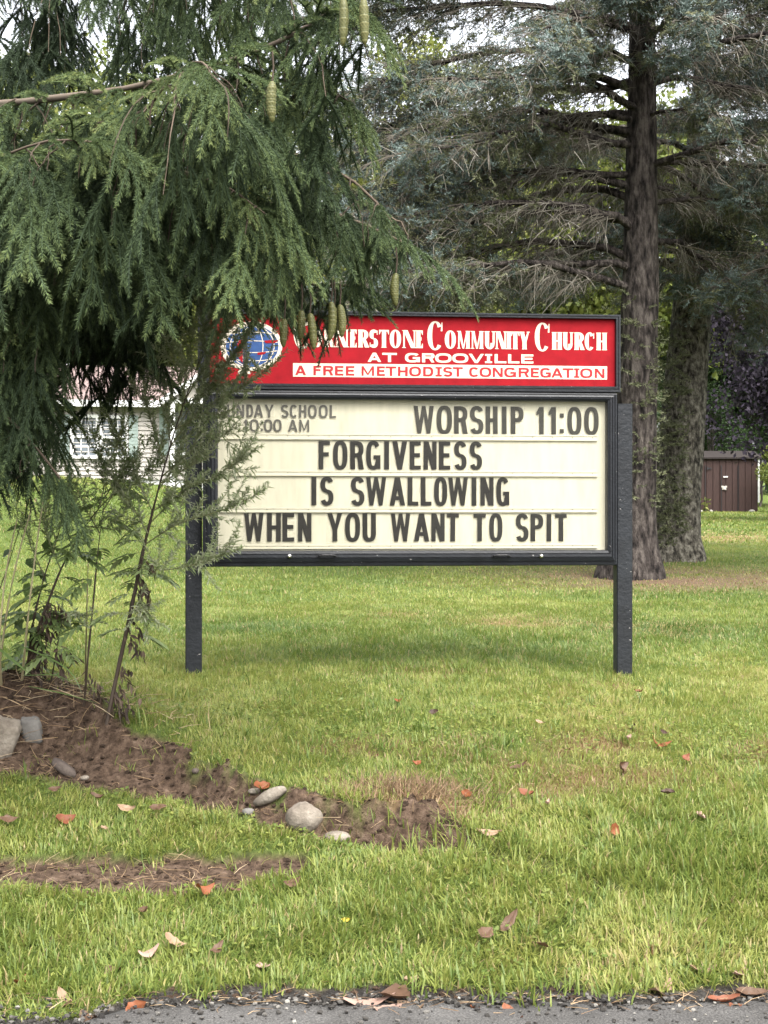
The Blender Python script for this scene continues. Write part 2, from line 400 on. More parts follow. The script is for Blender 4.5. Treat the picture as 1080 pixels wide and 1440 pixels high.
for u, v in [(262, 940), (280, 940), (868, 944), (885, 944)]:
    tuft(hit(u, v), 40, .085, .005, .04, .4, .7)
tag(tb.build('grass_tufts', M_grass), 'longer grass tufts along the trench, the road edge and the sign posts', 'grass', kind='stuff')

# dead straw and roots on the bare earth
M_straw = foliage('straw', [(0, (.06, .04, .025)), (.4, (.16, .10, .055)), (.7, (.30, .21, .12)), (1, (.46, .38, .26))], trans=.15, rough=.6)
st = MB()
def straw_at(pts, L, R0, tlo, thi, rise=.35):
    n = len(pts); az = rng.random(n) * 6.283; el = np.abs(rng.normal(0, rise, n)); l = L * (.4 + rng.random(n))
    d = np.stack([np.cos(az) * np.cos(el), np.sin(az) * np.cos(el), np.sin(el)], 1)
    sag = rng.normal(0, .25, (n, 3)); sag[:, 2] = -np.abs(sag[:, 2]) * .6
    P = np.stack([pts, pts + d * (l * .5)[:, None], pts + d * l[:, None] + sag * (l * .5)[:, None]], 1)
    V, q = tubes(P, np.stack([R0, R0, R0 * .4], 1) if np.ndim(R0) else np.full((n, 3), R0) * [1, .9, .4], 3)
    st.add(V, [q], np.repeat(tlo + (thi - tlo) * rng.random(n), 9))
n = 26000; x = rng.uniform(-2.6, 1.0, n); y = rng.uniform(5.0, 8.4, n)
z, bare, dry, *_ = ground_info(x, y)
kp = (rng.random(n) < np.clip((bare - .35), 0, 1) * .5 + dry * .2) & (fbm(x * 8, y * 8, 91, 2) > .42)
straw_at(np.stack([x, y, z + .004], 1)[kp], .075, .0011, .1, .85)
x = rng.normal(-1.5, .30, 230); y = rng.normal(7.22, .14, 230)
straw_at(np.stack([x, y, H(x, y) + .01], 1), .13, .0017, .35, .95, .35)
x = rng.normal(.13, .16, 1500); y = rng.normal(6.35, .1, 1500); z, ba, dr, *_ = ground_info(x, y)
straw_at(np.stack([x, y, z], 1), .07, .0016, .1, .55, .9)
tag(st.build('dead_straw', M_straw), 'dead straw and dry roots lying over the bare brown earth', 'straw', kind='stuff')

# earth clods on the bank
cl = MB(); M_clod = solid('earth_clod', [(.3, (.014, .010, .007)), (.6, (.050, .033, .023)), (.8, (.10, .072, .052))], 40, .95, 1, 60, spec=.1)
ico = np.array([[0,0,1],[.894,0,.447],[.276,.851,.447],[-.724,.526,.447],[-.724,-.526,.447],[.276,-.851,.447],[.724,.526,-.447],[-.276,.851,-.447],[-.894,0,-.447],[-.276,-.851,-.447],[.724,-.526,-.447],[0,0,-1]])
icf = np.array([[0,1,2],[0,2,3],[0,3,4],[0,4,5],[0,5,1],[1,6,2],[2,7,3],[3,8,4],[4,9,5],[5,10,1],[6,7,2],[7,8,3],[8,9,4],[9,10,5],[10,6,1],[6,11,7],[7,11,8],[8,11,9],[9,11,10],[10,11,6]])
n = 30000; x = rng.uniform(-2.4, .6, n); y = rng.uniform(4.7, 8.2, n); z, bare, *_ = ground_info(x, y)
kp = (bare > .6) & (rng.random(n) < .55); x, y, z = x[kp], y[kp], z[kp]; n = len(x)
s = .0025 + .013 * rng.random(n) ** 4
V = (ico[None] * (1 + rng.normal(0, .22, (n, 12, 1)))) * s[:, None, None] * np.array([1, 1, .7]) + np.stack([x, y, z], 1)[:, None]
cl.add(V.reshape(-1, 3), [(icf[None] + (np.arange(n) * 12)[:, None, None]).reshape(-1, 3)])
tag(cl.build('earth_clods', M_clod), 'crumbled clods of earth scattered on the eroded bank', 'soil', kind='stuff')

# grit and crumbs of asphalt along the road edge
gr_ = MB(); n = 5000; x = rng.uniform(-2.2, 2.2, n); y = road_edge(x) + rng.normal(.02, .05, n); y = np.where(rng.random(n) < .25, rng.uniform(4.4, 4.75, n), y); s = .0015 + .009 * rng.random(n) ** 4
V = (ico[None] * (1 + rng.normal(0, .25, (n, 12, 1)))) * s[:, None, None] * np.array([1, 1, .7]) + np.stack([x, y, np.full(n, .012)], 1)[:, None]
gr_.add(V.reshape(-1, 3), [(icf[None] + (np.arange(n) * 12)[:, None, None]).reshape(-1, 3)], np.repeat(rng.random(n), 12))
M_grit = foliage('road_grit', [(0, (.012, .011, .010)), (.6, (.04, .037, .033)), (.93, (.085, .08, .072)), (1, (.19, .18, .16))], trans=0, rough=.9, spec=.2)
tag(gr_.build('gravel', M_grit), 'loose grit and crumbs along the edge of the road', 'gravel', kind='stuff')
stn = 500; st2, st_keep = st, None
st = MB(); x = rng.uniform(-2.2, 2.2, stn); y = rng.normal(4.70, .06, stn); straw_at(np.stack([x, y, np.full(stn, .014)], 1), .05, .0012, .1, .8, .2)
tag(st.build('road_edge_straw', M_straw), 'dead grass stems lying along the road edge', 'straw', kind='stuff')
# clover and plantain leaves among the mown grass
cv = MB(); n = 5200; x = rng.uniform(-1.7, 1.8, n); y = rng.uniform(4.72, 8.5, n); z, bare, dry, *_ = ground_info(x, y)
kp = (fbm(x * 2.2, y * 2.2, 95, 3) > .52) & (bare < .3); x, y, z = x[kp], y[kp], z[kp]; n = len(x)
for k in range(3):
    a = rng.random(n) * 6.283; D = nrm(np.stack([np.cos(a), np.sin(a), rng.uniform(-.1, .5, n)], 1)); S = nrm(np.cross(D, np.array([0, 0, 1.]) + rng.normal(0, .3, (n, 3))))
    V, f, T = quads_dir(np.stack([x, y, z + rng.uniform(.008, .035, n)], 1), D, S, rng.uniform(.012, .028, n), rng.uniform(.010, .018, n), rng.uniform(.2, .65, n), .6); cv.add(V, [f], T)
tag(cv.build('clover', M_grass), 'small clover leaves growing among the mown grass', 'clover', kind='stuff')
# ------------------------------------------------------------------ lettering: glyph shapes drawn as strokes
def _ring(cx, cy, rx, ry, tv, th, a0, a1, n=2.5, k=22):
    a = np.radians(np.linspace(a0, a1, k)); c, s = np.cos(a), np.sin(a)
    def se(rx, ry): return np.stack([cx + rx * np.sign(c) * np.abs(c) ** (2 / n), cy + ry * np.sign(s) * np.abs(s) ** (2 / n)], 1)
    return ('strip', se(rx, ry), se(max(rx - tv, .01), max(ry - th, .01)))
def _r(x0, y0, x1, y1): return ('quad', np.array([[x0, y0], [x1, y0], [x1, y1], [x0, y1]]))
def _q(*p): return ('quad', np.array(p, float))
def glyph(ch, w, tv, th, serif=False):
    S = []; sx = .03; sh = .05
    def stem(x, y0=0., y1=1., b=True, t=True, ww=None):
        ww = ww or tv; S.append(_r(x, y0, x + ww, y1))
        if serif:
            e = sx + (tv - ww) * .3
            if b: S.append(_q((x - e, y0), (x + ww + e, y0), (x + ww + e * .5, y0 + sh), (x - e * .5, y0 + sh)))
            if t: S.append(_q((x - e * .5, y1 - sh), (x + ww + e * .5, y1 - sh), (x + ww + e, y1), (x - e, y1)))
    def arm(x0, x1, y, d=0):     # horizontal bar with a wedge terminal pointing up or down
        S.append(_r(x0, y, x1, y + th))
        if serif and d: S.append(_q((x1 - th * 1.1, y + (th if d > 0 else 0)), (x1, y + (th if d > 0 else 0)), (x1, y + (th if d > 0 else 0) + d * .17), (x1 - th * .4, y + (th if d > 0 else 0) + d * .17)))
    thin = th * 1.05 if serif else tv
    nn = 2.15 if serif else 2.6
    ex = sx if serif else 0
    if ch == 'I':
        if serif == 'slab': pass
        stem((w - tv) / 2)
    elif ch == 'J':
        stem(w - tv, .3); S.append(_ring(w/2, .3, w/2, .3, tv, th, 180, 360, nn))
    elif ch == '1':
        S.append(_r(w - tv, 0, w, 1)); S.append(_q((w - tv, 1), (w - tv - .11, .80), (w - tv - .11, .70), (w - tv, .74)))
    elif ch == ':':
        S.append(_r(0, .05, w, .05 + w)); S.append(_r(0, .62, w, .62 + w))
    elif ch in 'O0Q': S.append(_ring(w/2, .5, w/2, .5 + (.015 if not serif else .02), tv, th, 0, 360, nn, 40))
    elif ch == 'C':
        S.append(_ring(w/2, .5, w/2, .515, tv, th, 38, 322 if not serif else 318, nn, 36))
        if serif:
            S.append(_q((w*.85, .66), (w*.96, .66), (w*.96, .97), (w*.90, .97)))
    elif ch == 'G':
        S.append(_ring(w/2, .5, w/2, .515, tv, th, 38, 330, nn, 36))
        S.append(_r(w*.52, .36, w - .001, .36 + th)); S.append(_r(w - tv*.95, .02, w, .37))
    elif ch in 'DU' :
        if ch == 'U':
            ww = tv; S.append(_ring(w/2, .34, w/2, .355, tv, th, 180, 360, nn)); stem(0, .33, 1, b=False)
            if serif: stem(w - thin * 1.3, .3, 1, b=False, ww=thin * 1.3)
            else: stem(w - tv, .33, 1, b=False)
        else:
            r = min(w * .62, .55); stem(0); S.append(_r(tv*.5, 0, w - r, th)); S.append(_r(tv*.5, 1 - th, w - r, 1)); S.append(_ring(w - r, .5, r, .5, tv, th, -90, 90, nn, 26))
    elif ch in 'PRB':
        y0 = .44 if ch != 'R' else .43; ry = (1 - y0) / 2; r = min(w * .6, .4); stem(0)
        S.append(_r(tv*.5, 1 - th, w - r, 1)); S.append(_r(tv*.5, y0, w - r, y0 + th)); S.append(_ring(w - r, y0 + ry, r, ry, tv, th, -90, 90, nn, 22))
        if ch == 'R':
            if serif: S.append(_q((w*.38, y0 + th*.6), (w*.72, y0 + th*.6), (w + .05, 0), (w*1.0 - tv*.85, 0)))
            else: S.append(_q((w*.5, y0 + th*.5), (w*.5 + tv, y0 + th*.5), (w + .01, 0), (w - tv, 0)))
    elif ch == 'E':
        stem(0); arm(tv*.5, w, 0, 1); arm(tv*.5, w, 1 - th, -1); S.append(_r(tv*.5, .5 - th*.4, w*.93 if not serif else w*.78, .5 + th*.6))
        if serif: S.append(_r(w*.70, .42, w*.79, .62))
    elif ch == 'F':
        stem(0); arm(tv*.5, w, 1 - th, -1); S.append(_r(tv*.5, .46, w*.9, .46 + th))
    elif ch == 'L': stem(0); arm(tv*.5, w, 0, 1)
    elif ch == 'T':
        stem((w - tv)/2, t=False); arm(w*.5, w, 1 - th, -1); S.append(_r(0, 1 - th, w*.5, 1))
        if serif: S.append(_q((0, 1 - th), (th*1.1, 1 - th), (th*.4, 1 - th - .17), (0, 1 - th - .17)))
    elif ch == 'H':
        stem(0); stem(w - tv); S.append(_r(tv*.5, .5 - th*.5, w - tv*.5, .5 + th*.5))
    elif ch == 'N':
        a = thin if serif else tv * .92
        stem(0, ww=a); stem(w - a, ww=a); d = tv * 1.05; S.append(_q((0, 1), (d, 1), (w, 0), (w - d, 0)))
    elif ch == 'M':
        if serif:
            a = .075; b = tv * .8; c = (a + w - b) / 2 + .02; stem(0, ww=a); stem(w - b, ww=b); S.append(_q((-.02, 1), (.15, 1), (c + .05, 0), (c - .04, 0))); S.append(_q((w - b, 1), (w - b + .07, 1), (c + .05, 0), (c - .02, 0)))
        else:
            a = tv * .82; d = tv * .8; stem(0, ww=a); stem(w - a, ww=a); S.append(_q((0, 1), (d, 1), (w/2 + d*.35, .12), (w/2 - d*.35, .12))); S.append(_q((w - d, 1), (w, 1), (w/2 + d*.35, .12), (w/2 - d*.35, .12)))
    elif ch == 'A':
        d = tv * 1.05; S.append(_q((0, 0), (d*.95, 0), (w/2 + d*.5, 1), (w/2 - d*.5, 1))); S.append(_q((w - d*.95, 0), (w, 0), (w/2 + d*.5, 1), (w/2 - d*.5, 1))); S.append(_r(w*.2, .2, w*.8, .2 + th*.95))
    elif ch == 'V':
        d = tv * 1.05; S.append(_q((0, 1), (d, 1), (w/2 + d*.45, 0), (w/2 - d*.45, 0))); S.append(_q((w - d, 1), (w, 1), (w/2 + d*.45, 0), (w/2 - d*.45, 0)))
    elif ch == 'W':
        d = tv * .88; c = w / 2
        S.append(_q((0, 1), (d, 1), (w*.27 + d*.45, 0), (w*.27 - d*.45, 0))); S.append(_q((c - d*.42, 1), (c + d*.42, 1), (w*.27 + d*.45, 0), (w*.27 - d*.45, 0)))
        S.append(_q((c - d*.42, 1), (c + d*.42, 1), (w*.73 + d*.45, 0), (w*.73 - d*.45, 0))); S.append(_q((w - d, 1), (w, 1), (w*.73 + d*.45, 0), (w*.73 - d*.45, 0)))
    elif ch == 'Y':
        d = tv * 1.0; e = thin if serif else d
        stem((w - tv)/2, 0, .46, t=False); S.append(_q((0, 1), (d, 1), (w/2 + tv*.5, .42), (w/2 - tv*.5, .42))); S.append(_q((w - e, 1), (w, 1), (w/2 + tv*.5, .42), (w/2 - tv*.1, .42)))
        if serif:
            S.append(_r(-.03, 1 - sh, d + .03, 1)); S.append(_r(w - e - .05, 1 - sh, w + .03, 1))
    elif ch == 'S':
        ry = .25 + th / 4
        S.append(_ring(w/2, 1 - ry + .012, w/2, ry, tv, th, 22, 272, 2.25, 26)); S.append(_ring(w/2, ry - .012, w/2, ry, tv, th, -158, 92, 2.25, 26))
        if serif:
            S.append(_r(w*.86, .72, w*.95, .96)); S.append(_r(w*.03, .04, w*.12, .28))
    elif ch == 'i':            # capital I with slab serifs
        S.append(_r((w - tv)/2, 0, (w + tv)/2, 1)); S.append(_r(0, 0, w, th*.9)); S.append(_r(0, 1 - th*.9, w, 1))
    return S
def glyph_mesh(mb, ch, x, y, w, h, tv, th, serif=False, step=.00012, tint=.5, base=0., stack=None):
    """draw a glyph of width w, height h at (x,y) in the local x,z plane facing -y; every stroke a hair proud of the last"""
    for k, s in enumerate(glyph(ch, w / h, tv, th, serif)):
        off = -base - step * k
        if s[0] == 'quad':
            p = s[1] * h + [x, y]; V = np.stack([p[:, 0], np.full(len(p), off), p[:, 1]], 1); mb.add(V, [[[0, 1, 2, 3]]], tint)
        else:
            a = s[1] * h + [x, y]; b = s[2] * h + [x, y]; n = len(a); p = np.concatenate([a, b])
            V = np.stack([p[:, 0], np.full(len(p), off), p[:, 1]], 1); i = np.arange(n - 1)
            mb.add(V, [np.stack([i, i + n, i + n + 1, i + 1], 1)], tint)

# ------------------------------------------------------------------ the sign
TH = R(6.2); S0 = np.array([.167, 9.2, 0.0]); su = np.array([math.cos(TH), math.sin(TH), 0]); sn = np.array([math.sin(TH), -math.cos(TH), 0])
S0[2] = .555
def sp(u, v, w=0.):
    """photograph pixel -> local (x,z) on the plane w metres in front of the sign's front plane"""
    d = np.array([(u - 540) / F, 1, (720 - v) / F]); o = np.array([0, 0, EYE]); P = S0 + sn * w
    t = np.dot(P - o, sn) / np.dot(d, sn); q = o + d * t - S0
    return float(np.dot(q, su)), float(q[2])
sign = thing('church_sign', 'black framed church sign board with red header and changeable letter cabinet on two square posts', 'sign', tuple(S0), TH)
M_frame = solid('sign_frame_paint', [(.3, (.004, .0047, .0065)), (.7, (.009, .0105, .0135))], 9, .42, .15, 60, spec=.3, specks=(55, .72, (.22, .21, .20)))
M_post = solid('post_paint', [(.3, (.005, .006, .0078)), (.7, (.011, .013, .0165))], 7, .5, .25, 40, spec=.3, specks=(48, .72, (.22, .21, .20)))
M_red = solid('red_sign_face', [(.3, (.165, .0036, .007)), (.7, (.225, .0048, .0095))], 14, .75, .1, 200, spec=.12)
M_cream = flat('cream_lettering', (.49, .43, .34), .5, var=.05)
M_dred = flat('dark_red_lettering', (.26, .006, .010), .5, var=.05)
M_blue = solid('emblem_blue', [(.3, (.004, .030, .115)), (.7, (.008, .047, .155))], 30, .5)
M_black = flat('emblem_black', (.012, .012, .014), .5)
M_panel = solid('letter_board', [(.25, (.43, .41, .31)), (.5, (.50, .476, .365)), (.75, (.54, .515, .40))], 4, .7, spec=.12, stretch=(5, 1, .8))
M_rail = flat('letter_rail', (.76, .72, .55), .3, .5, .03)
M_metal = flat('brushed_metal', (.62, .60, .56), .3, .5, .1, 20, 1)
def ringframe(mb, x0, z0, x1, z1, wl, wb, wr, wt, prof):
    """mitred frame: prof is [(fraction of the member's width from the outside, y)]"""
    rows = []
    for f, y in prof:
        a, b, c, d = x0 + wl * f, z0 + wb * f, x1 - wr * f, z1 - wt * f
        rows.append([[a, y, b], [c, y, b], [c, y, d], [a, y, d]])
    V = np.array(rows).reshape(-1, 3); q = []
    for k in range(len(prof) - 1):
        for s in range(4):
            q.append([k*4 + s, k*4 + (s+1) % 4, (k+1)*4 + (s+1) % 4, (k+1)*4 + s])
    mb.add(V, [q])
# posts
for (ua, ub) in ((258, 283.5), (862.5, 888.5)):
    x0, _ = sp(ua + (3 if ua < 500 else 6.5), 850, -.09); x1, _ = sp(ub, 850, -.09); wpost = .098; cx = (x0 + x1) / 2
    _, zt = sp(ua, 567.5, -.09)
    gp = S0 + su * cx - sn * .14; zb = float(H(gp[0], gp[1])[0]) - S0[2] - .12
    mb = MB(); h = wpost / 2; b = .006
    prof = np.array([[-h + b, -h], [h - b, -h], [h, -h + b], [h, h - b], [h - b, h], [-h + b, h], [-h, h - b], [-h, -h + b]])
    V = np.concatenate([np.c_[prof[:, 0] + cx, prof[:, 1] + .14, np.full(8, zz)] for zz in (zb, zt)]); i = np.arange(8); j = (i + 1) % 8
    mb.add(V, [np.stack([i, j, j + 8, i + 8], 1), [np.arange(8) + 8]])
    mb.build('post', M_post, sign)
# header box
hx0, hz1 = sp(278, 434.3); hx1, _ = sp(873, 443.5); _, hz0 = sp(278, 547)
px0, pz1 = sp(295.5, 441.5, -.03); px1, pz0 = sp(864.5, 545.8, -.03)
pz0 = sp(300, 538.8, -.03)[1]
mb = MB(); ringframe(mb, hx0, hz0, hx1, hz1, px0 - hx0, pz0 - hz0, hx1 - px1, hz1 - pz1, [(0, .26), (0, .004), (.08, 0), (.42, 0), (.46, .006), (.55, .006), (.6, .002), (.93, .002), (1, .012), (1, .034)])
mb.add([[hx0, .26, hz0], [hx1, .26, hz0], [hx1, .26, hz1], [hx0, .26, hz1]], [[[0, 3, 2, 1]]])
header = mb.build('header_cabinet', M_frame, sign)
mb = MB(); mb.box(((px0 + px1) / 2, .035, (pz0 + pz1) / 2), (px1 - px0 + .01, .01, pz1 - pz0 + .01)); face = mb.build('header_panel', M_red, header)
Y0 = -.030           # header face is 30 mm behind the front plane
W_ = -.03
def text_line(name, items, v_top, v_bot, u_ref, tv, th, mat, serif, parent, lift, slab=False, big=None):
    base = Y0 + lift; mb = MB(); last = None; out = None
    x, zt = sp(u_ref, v_top, W_); _, zb = sp(u_ref, v_bot, W_)
    for ch, a, b in items:
        t = zt
        if big and ch.islower(): pass
        xa, _ = sp(a, v_bot, W_); xb, _ = sp(b, v_bot, W_)
        h = zt - zb; zz = zb
        if last is not None and a - last > 5.2: mb.build(name, mat, parent); mb = MB()
        last = b
        if big and (ch, a) in big:
            h = sp(u_ref, big[(ch, a)][0], W_)[1] - sp(u_ref, big[(ch, a)][1], W_)[1]; zz = sp(u_ref, big[(ch, a)][1], W_)[1]
        c = 'i' if slab and ch == 'I' else ch
        k = 1.0
        if big and (ch, a) in big: k = .72
        glyph_mesh(mb, c, xa, zz, xb - xa, h, tv * k, th * k, serif, base=base)
    return mb.build(name, mat, parent)
title = [('C', 413, 437), ('O', 437.8, 453), ('R', 456.2, 470), ('N', 473, 489), ('E', 492.5, 501.5), ('R', 504, 518), ('S', 519.5, 531.5), ('T', 533, 547), ('O', 548, 564), ('N', 567, 584), ('E', 585.5, 594.5),
         ('C', 601, 623), ('O', 625.5, 641), ('M', 644.3, 660.3), ('M', 663.5, 679.3), ('U', 682, 695.5), ('N', 697.5, 711.5), ('I', 713, 718), ('T', 718.8, 730.5), ('Y', 731, 744),
         ('C', 752, 773.5), ('H', 776.5, 790), ('U', 792, 805), ('R', 808, 821), ('C', 822.2, 836), ('H', 839, 853)]
big = {('C', 413): (451.5, 491.3), ('C', 601): (451.5, 491.3), ('C', 752): (451.5, 491.3)}
text_line('title_lettering', title, 464.2, 489.2, 560, .235, .085, M_cream, True, header, .0008, big=big)
place = [('A', 517, 536), ('T', 537.5, 558), ('G', 569.5, 590.5), ('R', 593.5, 611), ('O', 612, 635), ('O', 636, 658.5), ('V', 659, 680.5), ('I', 682, 692), ('L', 695.5, 712), ('L', 714.5, 730.5), ('E', 733, 750)]
text_line('place_lettering', place, 496.4, 509.3, 560, .34, .22, M_cream, False, header, .0008, slab=True)
mb = MB(); bx0, bz1 = sp(412, 510.6, W_); _, bz0 = sp(412, 529.6, W_); bx1, _ = sp(853.7, 530, W_)
mb.add([[bx0, -(Y0 + .0006), bz0], [bx1, -(Y0 + .0006), bz0], [bx1, -(Y0 + .0006), bz1], [bx0, -(Y0 + .0006), bz1]], [[[0, 1, 2, 3]]]); mb.build('banner', M_cream, header)
ban = [('A', 415, 430.4), ('F', 440.7, 451.8), ('R', 454.5, 468.5), ('E', 471, 483), ('E', 486.3, 498.3), ('M', 508.4, 526), ('E', 530, 541.2), ('T', 542.3, 557.2), ('H', 559.5, 573.3), ('O', 575.4, 592), ('D', 595, 609.3), ('I', 612.3, 621.3), ('S', 623.3, 636), ('T', 636.8, 650.8),
       ('C', 659.7, 673.4), ('O', 674.3, 690.8), ('N', 692.8, 707), ('G', 709, 725.6), ('R', 729.2, 743.8), ('E', 746.4, 758), ('G', 759.6, 774.6), ('A', 775.2, 791.3), ('T', 791, 806.2), ('I', 807.2, 814.8), ('O', 815.9, 833), ('N', 836.2, 850)]
text_line('banner_lettering', ban, 514.0, 527.4, 415, .27, .19, M_dred, False, header, .0018, slab=True)
# emblem: globe with cross and flame
def poly(mb, pts, lift):
    p = np.array([sp(a, b, W_) for a, b in pts]); n = len(p); c = p.mean(0)
    V = np.concatenate([np.stack([p[:, 0], np.full(n, -(Y0 - 0 + lift)), p[:, 1]], 1), [[c[0], -(Y0 + lift), c[1]]]]); i = np.arange(n)
    mb.add(V, [np.stack([np.full(n, n), (i + 1) % n, i], 1)])
def ell(cx, cy, rx, ry, n=48): return [(cx + rx * math.cos(t), cy + ry * math.sin(t)) for t in np.linspace(0, 2 * math.pi, n, endpoint=False)]
def line(mb, pts, wpx, lift):
    p = np.array(pts, float); t = np.gradient(p, axis=0); t /= np.maximum(np.linalg.norm(t, axis=1, keepdims=True), 1e-6); nn = np.stack([-t[:, 1], t[:, 0]], 1) * wpx / 2
    a = np.array([sp(*q, W_) for q in p + nn]); b = np.array([sp(*q, W_) for q in p - nn]); n = len(p); q = np.concatenate([a, b]); i = np.arange(n - 1)
    mb.add(np.stack([q[:, 0], np.full(2 * n, -(Y0 - 0 + lift)), q[:, 1]], 1), [np.stack([i, i + 1, i + n + 1, i + n], 1)])
EX, EY = 353.5, 487
mb = MB(); poly(mb, ell(EX, EY, 43.5, 35), .0006); poly(mb, [(337, 517), (351, 517), (352, 526), (334, 526)], .0005); emblem = mb.build('globe_emblem', M_cream, header)
mb = MB(); poly(mb, ell(EX + 1, EY, 37, 29.5), .0012); mb.build('globe_sea', M_blue, header)
mb = MB()
for k, f in enumerate((-.85, -.42, .42, .85)):
    t = np.linspace(-1.35, 1.35, 18); line(mb, np.stack([EX + 1 + 36.5 * f * np.cos(t) , EY + 29 * np.sin(t)], 1), 1.1, .0016 + .0001 * k)
for k, f in enumerate((-.6, -.18, .22, .62)):
    hw_ = 36.5 * math.sqrt(1 - f * f); t = np.linspace(-1, 1, 12); line(mb, np.stack([EX + 1 + hw_ * t, EY + 29 * f + 2.5 * (1 - t * t) * np.sign(f)], 1), 1.1, .0021 + .0001 * k)
mb.build('globe_graticule', M_cream, header)
mb = MB(); poly(mb, [(342, 468), (347, 468), (347, 524), (342, 524)], .003); mb.build('cross_bar', M_black, header)
mb = MB(); poly(mb, [(341.3, 477), (336, 479), (332.5, 486), (332, 494), (334.5, 501), (338, 507), (341.3, 511)], .003); mb.build('flame_mark', M_red, header); mb = MB(); poly(mb, [(371, 479.5), (379, 478.2), (392, 478), (389, 481), (384, 482.6), (374, 482.6)], .003); mb.build('flame_mark', M_red, header); mb = MB(); poly(mb, [(362, 495.8), (368, 495), (374.5, 495), (372, 498), (367, 499), (362, 499)], .003)
mb.build('flame_mark', M_red, header)
# message cabinet
mx0, mz1 = sp(285, 547.2); mx1, _ = sp(868.5, 548); _, mz0 = sp(285, 797.2)
ix0, iz1 = sp(306.5, 560.8, -.05); ix1, iz0 = sp(851.5, 774, -.05); iz0 = sp(306.5, 774.8, -.05)[1]
mz1 = hz0 - .003
mb = MB(); ringframe(mb, mx0, mz0, mx1, mz1, ix0 - mx0, iz0 - mz0, mx1 - ix1, mz1 - iz1,
    [(0, .25), (0, .012), (.04, .006), (.2, .004), (.22, .012), (.28, .012), (.3, 0), (.5, -.004), (.52, .003), (.56, .003), (.58, -.004), (.74, -.003), (.76, .004), (.8, .004), (.82, .0), (.97, .004), (1, .012), (1, .06)])
mb.add([[mx0, .25, mz0], [mx1, .25, mz0], [mx1, .25, mz1], [mx0, .25, mz1]], [[[0, 3, 2, 1]]])
cab = mb.build('message_cabinet', M_frame, sign)
mb = MB(); mb.box(((ix0 + ix1) / 2, .066, (iz0 + iz1) / 2), (ix1 - ix0 + .012, .012, iz1 - iz0 + .012)); mb.build('letter_board', M_panel, cab)
LW = -.05
rails = [(609.6, 618.0), (661.6, 669.2), (713.6, 720.5), (765.8, 771.8)]
M_rail = foliage('letter_rail', [(0, (.16, .145, .10)), (1, (.53, .505, .39))], trans=0, rough=.45, spec=.25)
rx0, _ = sp(309.5, 700, LW); rx1, _ = sp(840, 700, LW)
for va, vb in rails:
    za = sp(430, va, LW)[1]; zb = sp(430, vb, LW)[1]; mb = MB()
    mb.box(((rx0 + rx1) / 2, .052, za - .004), (rx1 - rx0, .008, .008), tint=1); mb.box(((rx0 + rx1) / 2, .056, (za + zb) / 2), (rx1 - rx0, .007, za - zb), tint=1); mb.box(((rx0 + rx1) / 2, .050, zb + .0035), (rx1 - rx0, .012, .007), tint=1)
    for x in np.linspace(rx0 + .03, rx1 - .03, 19): mb.box((x, .0515, (za + zb) / 2 + .002), (.006, .003, .005), tint=.25)
    mb.build('letter_rail', M_rail, cab)
# door pane: thin, slightly dusty acrylic
m, nt, N, L = newmat('clear_pane'); tr = N.new('ShaderNodeBsdfTransparent'); gl_ = N.new('ShaderNodeBsdfGlossy'); gl_.inputs['Roughness'].default_value = .12
df = N.new('ShaderNodeBsdfDiffuse'); df.inputs[0].default_value = (.7, .68, .6, 1); lw = N.new('ShaderNodeFresnel'); lw.inputs[0].default_value = 1.16
a1 = N.new('ShaderNodeMixShader'); a2 = N.new('ShaderNodeMixShader'); nn_ = tex_noise(N, L, 3, 5)
rr = ramp(N, [(.3, (.006, .006, .006)), (.75, (.02, .02, .02))]); L.new(nn_.outputs['Fac'], rr.inputs[0]); L.new(rr.outputs[0], a1.inputs[0]); L.new(tr.outputs[0], a1.inputs[1]); L.new(df.outputs[0], a1.inputs[2])
L.new(lw.outputs[0], a2.inputs[0]); L.new(a1.outputs[0], a2.inputs[1]); L.new(gl_.outputs[0], a2.inputs[2]); o_ = N.new('ShaderNodeOutputMaterial'); L.new(a2.outputs[0], o_.inputs[0]); M_pane = m
mb = MB(); mb.add([[ix0 - .004, .018, iz0 - .004], [ix1 + .004, .018, iz0 - .004], [ix1 + .004, .018, iz1 + .004], [ix0 - .004, .018, iz1 + .004]], [[[0, 1, 2, 3]]]); mb.build('clear_door_pane', M_pane, cab)
for uu in (407, 761):
    x, z = sp(uu, 782); P = np.array([[[x, -.002, z], [x, -.008, z], [x, -.016, z], [x, -.020, z]]]); V, q = tubes(P, np.array([[.013, .013, .010, .0005]]), 14); mb = MB(); mb.add(V, [q]); mb.build('lock', M_metal, cab, smooth=True)
for uu in (460, 705):
    x, z = sp(uu, 781.5); pts = np.array([[x - .05, -.004, z], [x - .045, -.02, z], [x - .03, -.026, z + .004], [x + .03, -.026, z + .004], [x + .045, -.02, z], [x + .05, -.004, z]])
    V, q = tubes(pts[None], np.full((1, 6), .006), 8); mb = MB(); mb.add(V, [q]); mb.box((x - .05, -.005, z), (.022, .006, .014)); mb.box((x + .05, -.005, z), (.022, .006, .014)); mb.build('pull_handle', M_black, cab)

